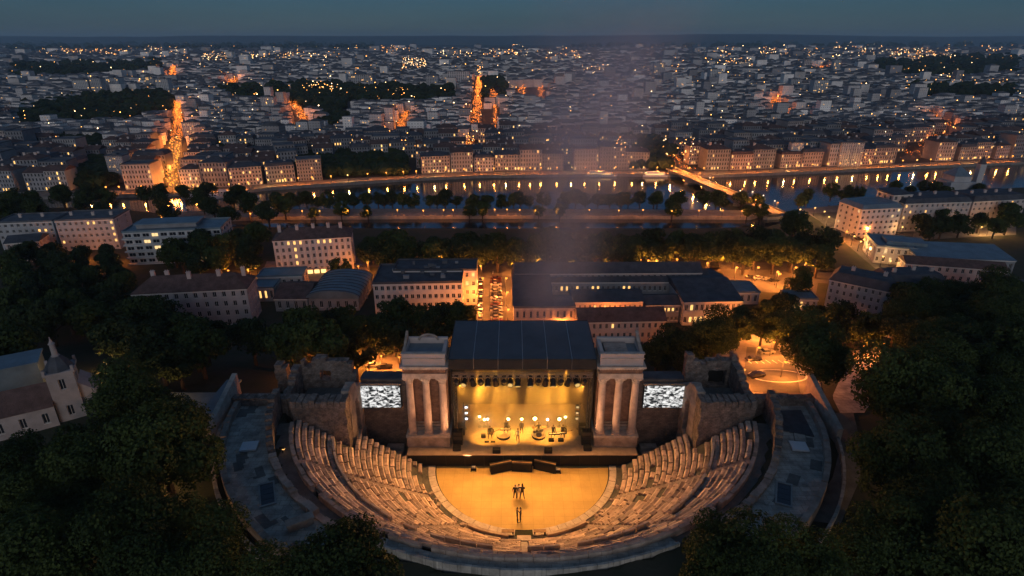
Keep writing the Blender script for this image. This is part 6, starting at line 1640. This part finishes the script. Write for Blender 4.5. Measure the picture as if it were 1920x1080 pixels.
lamps_px([(430, 506), (305, 407), (212, 476), (160, 470), (465, 505), (480, 498), (640, 516), (672, 498), (690, 492), (452, 500), (545, 548)], 'orange lamp by the houses on the left', 'lamps by the left houses', 'y', .8)
lamps_px([(470, 400), (510, 398), (540, 396), (567, 395), (600, 395), (652, 394), (690, 394), (745, 393), (794, 394), (832, 393), (850, 393), (905, 393), (928, 392), (951, 392), (975, 393), (1003, 393), (1044, 392), (1105, 393), (1160, 394), (1205, 393), (1260, 395), (1310, 394), (1355, 394), (1390, 395)], 'lamp on the lit path of the narrow island', 'island path lamps', 'i', .72)
lamps_px([(1388, 357), (1411, 359), (1431, 366), (1452, 376), (1330, 333)], 'white lamp on the river bridge', 'bridge lamps', 'p', .9)
for i in range(14):
    p_ = BR[0] + BR[1] * (BR[2] * (i + .5) / 14) + Vector((-BR[1].y, BR[1].x, 0)) * (2.2 if i % 2 else -2.2); lamp(p_.x, p_.y, 1.05, 's', 'orange lamp on the river bridge, ' + ordinal(i) + ' from the near end', 'bridge lamps', .7)
lamps_px([(1500, 392), (1510, 400), (1528, 389), (1545, 396), (1571, 394, 'w'), (1587, 401, 'w'), (1553, 406), (1602, 412), (1640, 408), (1660, 402), (1690, 410), (1586, 433, 'b'), (1612, 452), (1630, 462), (1645, 470), (1655, 480), (1668, 488), (1600, 442), (1690, 425, 'w'), (1625, 425, 's')], 'warm lamp on the bright square right of the bridge', 'square lamps', 'w', .8)
lamps_px([(1840, 425), (1855, 426), (1870, 424), (1885, 422)], 'warm lamp in the garden right of the square', 'garden lamps', 'w', .7)
lamps_px([(1380, 500), (1420, 500), (1460, 512), (1490, 500), (1510, 492)], 'orange lamp on the road right of the court complex', 'right road lamps')
# far quay lamps along the bank
i = 0; xq = -150
while xq < 330:
    y_ = bank_y(xq); px, py, Z_ = proj(xq, y_ + 2, 3)
    if 10 < px < 1910 and not (-190 < xq < -158): lamp(xq, y_ + 1.8, 0, 'q' if i % 5 else 'r', 'orange lamp along the far river quay ' + sector(px), 'far quay lamps', .8); i += 1
    xq += rnd.uniform(4.2, 7.5)
# avenue lamps: the nearest as single lamps, the rest one mass
LP['a'] = [lamp_proto('sodium', 3.0, .24, 420), 0, 3.0]
al = MB(); AVL = []
for ai, (pts, hw, sp) in enumerate(AVG):
    ribbon('road', [(p_.x, p_.y) for p_ in pts], hw * .95, .05, 'asphalt')
    for a, b in zip(pts, pts[1:]):
        u = (b - a); L_ = u.length; u = u / L_; nn = Vector((-u.y, u.x, 0)); n_ = max(1, int(L_ / sp))
        for k in range(n_):
            for s in (-1, 1):
                p_ = a + u * (L_ * (k + .5 * (s > 0) + rnd.uniform(0, .3)) / n_) + nn * rnd.uniform(-1, 1) * hw * .85
                if ai == 0 and p_.y < 330 and NL < 298: lamp(p_.x, p_.y, 0, 'a', 'one of the orange lamps crowding the glowing avenue', 'avenue lamps', .9)
                else:
                    
                    for _ in range(6):
                        p2 = p_ + u * rnd.uniform(-.5, .5) * sp + nn * rnd.uniform(-.4, .4) * hw
                        r = .125 * max(1, p_.y / 330) ** .95; al.octa((p2.x, p2.y, 2.4 + rnd.uniform(-1.6, 1.6) * max(1, p_.y / 500)), r * rnd.uniform(.6, 1.3))
                    if k % max(1, int(n_ / 10)) == 0 and s > 0: AVL.append((p_.x, p_.y, max(1, p_.y / 330)))
emat('avenue_lamp', (1.0, .22, .025), 4.2, False, .5)
alo = tag(al.build('avenue_lamps', 'avenue_lamp'), 'crowd of small orange lamps along the distant avenues', 'lamps', None, 'stuff')
for x_, y_, k_ in AVL:
    li = bpy.data.lights.new('lamp_light', 'POINT'); li.color = (1, .25, .035); li.energy = 420 * K * k_ ** 1.2; li.shadow_soft_size = .3
    lo = bpy.data.objects.new('lamp_light', li); C.objects.link(lo); lo.parent = alo; lo.location = (x_, y_, 3.2 * k_ ** .5)
for k, v in LP.items():
    if v[1] == 0:
        for ch_ in list(v[0].children): bpy.data.objects.remove(ch_)
        bpy.data.objects.remove(v[0])
# scattered lamps of the distant city: mostly sparse, with bright clusters
def flamp(px, py, white=False, big=1.0):
    p_ = at(px, py, 0); 
    if p_.y < 235 or p_.y > 6000: return
    r = .23 * max(1, p_.y / 330) ** .87 * rnd.uniform(.6, 1.3) * big
    (farlamp2 if white else farlamp).octa((p_.x, p_.y, rnd.uniform(5, 11) * max(1, p_.y / 450) ** .6), r)
for _ in range(620):
    py = 97 + 215 * rnd.random() ** 1.5; px = rnd.uniform(15, 1905); flamp(px, py, rnd.random() < .35, rnd.uniform(.5, 1.1))
for (x0, x1, y0, y1, n_, wh) in ((120, 245, 105, 113, 70, .3), (270, 350, 102, 118, 34, .4), (380, 430, 113, 126, 55, .6), (455, 560, 110, 124, 60, .4), (560, 640, 112, 124, 24, .4), (700, 770, 98, 108, 40, .2), (755, 800, 124, 140, 70, .7), (820, 880, 108, 120, 24, .5), (905, 990, 108, 120, 60, .3), (1020, 1090, 108, 128, 40, .3), (1090, 1150, 138, 150, 34, .4), (1340, 1420, 126, 137, 46, .6), (1340, 1375, 95, 116, 34, .2), (1420, 1530, 100, 118, 60, .3), (1560, 1660, 90, 118, 70, .6), (1660, 1780, 104, 122, 110, .6), (1815, 1905, 88, 108, 26, .2), (1690, 1905, 165, 185, 30, .1), (570, 640, 172, 190, 40, .3), (895, 905, 145, 152, 16, .4), (960, 980, 90, 93, 6, .4), (60, 110, 95, 130, 10, .2), (1700, 1800, 135, 160, 16, .4), (340, 480, 170, 240, 20, .3), (680, 800, 185, 195, 12, 0), (1240, 1300, 300, 324, 26, .4), (1150, 1170, 300, 322, 22, .2), (40, 70, 345, 362, 14, .3), (80, 100, 345, 362, 12, .2), (430, 520, 330, 348, 30, .5), (230, 340, 350, 362, 30, .5), (870, 890, 280, 300, 18, .1)):
    for _ in range(n_): flamp(rnd.uniform(x0, x1), rnd.uniform(y0, y1), rnd.random() < wh, .75)
farlamp.build('orange_lamps', 'far_lamp', fc)['kind'] = 'stuff'
farlamp2.build('white_lamps', 'far_lamp_white', fc)['kind'] = 'stuff'

# ================================================================== AIR AND SMOKE
def vol(name, density, col, aniso=0.2):
    m = bpy.data.materials.new(name); m.use_nodes = True; nt = m.node_tree; nt.nodes.remove(nt.nodes['Principled BSDF'])
    v = nt.nodes.new('ShaderNodeVolumePrincipled'); v.inputs['Color'].default_value = (*col, 1); v.inputs['Density'].default_value = density; v.inputs['Anisotropy'].default_value = aniso
    nt.links.new(v.outputs[0], nt.nodes['Material Output'].inputs['Volume']); M[name] = m; return m, v
vol('haze_air', .0001, (.56, .80, 1.0), 0.0)
q = MB(); q.box(-11500, -200, -6, 11500, 9600, 146); tag(q.build('haze', 'haze_air'), 'thin blue evening haze over the city', 'haze', None, 'stuff')
# stage haze: even thin smoke under the stage roof
m, v = vol('stage_smoke', .05, (1.0, .88, .66), .45); nt = m.node_tree
g = nt.nodes.new('ShaderNodeNewGeometry'); t = nt.nodes.new('ShaderNodeTexNoise'); t.inputs['Scale'].default_value = .42; t.inputs['Detail'].default_value = 3
mr = nt.nodes.new('ShaderNodeMapRange'); mr.inputs[1].default_value = .35; mr.inputs[2].default_value = .7; mr.inputs[3].default_value = .035; mr.inputs[4].default_value = .23
nt.links.new(g.outputs['Position'], t.inputs['Vector']); nt.links.new(t.outputs[0], mr.inputs[0]); nt.links.new(mr.outputs[0], v.inputs['Density'])
q = MB(); q.box(XC - 8.85, 63.2, SZ + .05, XC + 8.85, 71.5, 12.9); tag(q.build('stage_smoke', 'stage_smoke'), 'golden stage smoke lit by the spotlights', 'smoke', None, 'stuff')
# smoke plume drifting up from the stage towards the river
m, v = vol('plume_smoke', .01, (.60, .78, 1.0), .1); nt = m.node_tree; n = nt.nodes; L = nt.links
tc = n.new('ShaderNodeTexCoord'); sp = n.new('ShaderNodeSeparateXYZ'); L.new(tc.outputs['Object'], sp.inputs[0])
def mth(op, a, b=None, cl=False):
    k = n.new('ShaderNodeMath'); k.operation = op; k.use_clamp = cl
    for i_, x_ in enumerate((a, b)):
        if x_ is None: continue
        if isinstance(x_, (int, float)): k.inputs[i_].default_value = x_
        else: L.new(x_, k.inputs[i_])
    return k.outputs[0]
# object z runs 0..1 up the plume; object x, y are radii in units of the plume's local width
rr_ = mth('ADD', mth('POWER', sp.outputs[0], 2.0), mth('POWER', sp.outputs[1], 2.0))
core = mth('SUBTRACT', 1.0, mth('POWER', rr_, .5), True)
g = n.new('ShaderNodeNewGeometry'); t = n.new('ShaderNodeTexNoise'); t.inputs['Scale'].default_value = .055; t.inputs['Detail'].default_value = 4; t.inputs['Roughness'].default_value = .55; t.inputs['Distortion'].default_value = .8
L.new(g.outputs['Position'], t.inputs['Vector'])
nz_ = mth('MULTIPLY', mth('SUBTRACT', t.outputs[0], .30, True), 2.6)
M['_plume'] = (m, v, core, nz_, mth, sp)
PL0, PL1 = Vector((XC + 2.5, 68, 13)), Vector((24, 112, 64))
PLW0, PLW1 = 9.0, 38.0
# the plume is a cone-like hull; its object space is a straight box so that radii can be read from the object coordinates
ax = PL1 - PL0; Lp = ax.length
pl = MB(); nz2, na = 12, 16
for k in range(nz2 + 1):
    t_ = k / nz2; w_ = PLW0 + (PLW1 - PLW0) * t_
    for i in range(na):
        a = 2 * PI * i / na; pl.v.append((math.cos(a) * w_, math.sin(a) * w_, t_ * Lp))
for k in range(nz2):
    for i in range(na): j = (i + 1) % na; pl.f.append((k * na + i, k * na + j, (k + 1) * na + j, (k + 1) * na + i)); pl.mi.append(0)
pl.f += [tuple(range(na - 1, -1, -1)), tuple(nz2 * na + i for i in range(na))]; pl.mi += [0, 0]
m, v, core, nz_, mth, sp = M.pop('_plume')
L = m.node_tree.links
wz = mth('ADD', PLW0, mth('MULTIPLY', sp.outputs[2], (PLW1 - PLW0) / Lp))
rad = mth('DIVIDE', mth('POWER', mth('ADD', mth('POWER', sp.outputs[0], 2.0), mth('POWER', sp.outputs[1], 2.0)), .5), wz)
g2 = m.node_tree.nodes.new('ShaderNodeNewGeometry'); t2 = m.node_tree.nodes.new('ShaderNodeTexNoise'); t2.inputs['Scale'].default_value = .035; t2.inputs['Detail'].default_value = 3; t2.inputs['Distortion'].default_value = 1.2
L.new(g2.outputs['Position'], t2.inputs['Vector'])
rad = mth('ADD', mth('MULTIPLY', rad, 1.5), mth('MULTIPLY', mth('SUBTRACT', .5, t2.outputs[0]), 1.9))
edge = mth('SUBTRACT', 1.0, mth('DIVIDE', mth('POWER', mth('ADD', mth('POWER', sp.outputs[0], 2.0), mth('POWER', sp.outputs[1], 2.0)), .5), wz), True)
core = mth('MULTIPLY', mth('POWER', mth('SUBTRACT', 1.0, rad, True), 1.6), mth('MULTIPLY', edge, 1.4, True))
fade = mth('MULTIPLY', mth('SUBTRACT', 1.0, mth('MULTIPLY', sp.outputs[2], 1.0 / Lp), True), mth('MULTIPLY', sp.outputs[2], 5.0 / Lp, True))
dens = mth('MULTIPLY', mth('MULTIPLY', core, nz_), mth('MULTIPLY', mth('ADD', fade, .02), .13))
L.new(dens, v.inputs['Density'])
o = tag(pl.build('smoke_plume', 'plume_smoke'), 'pale smoke plume drifting up from the stage across the river', 'smoke', None, 'stuff')
o.location = PL0; o.rotation_euler = ax.to_track_quat('Z', 'Y').to_euler()
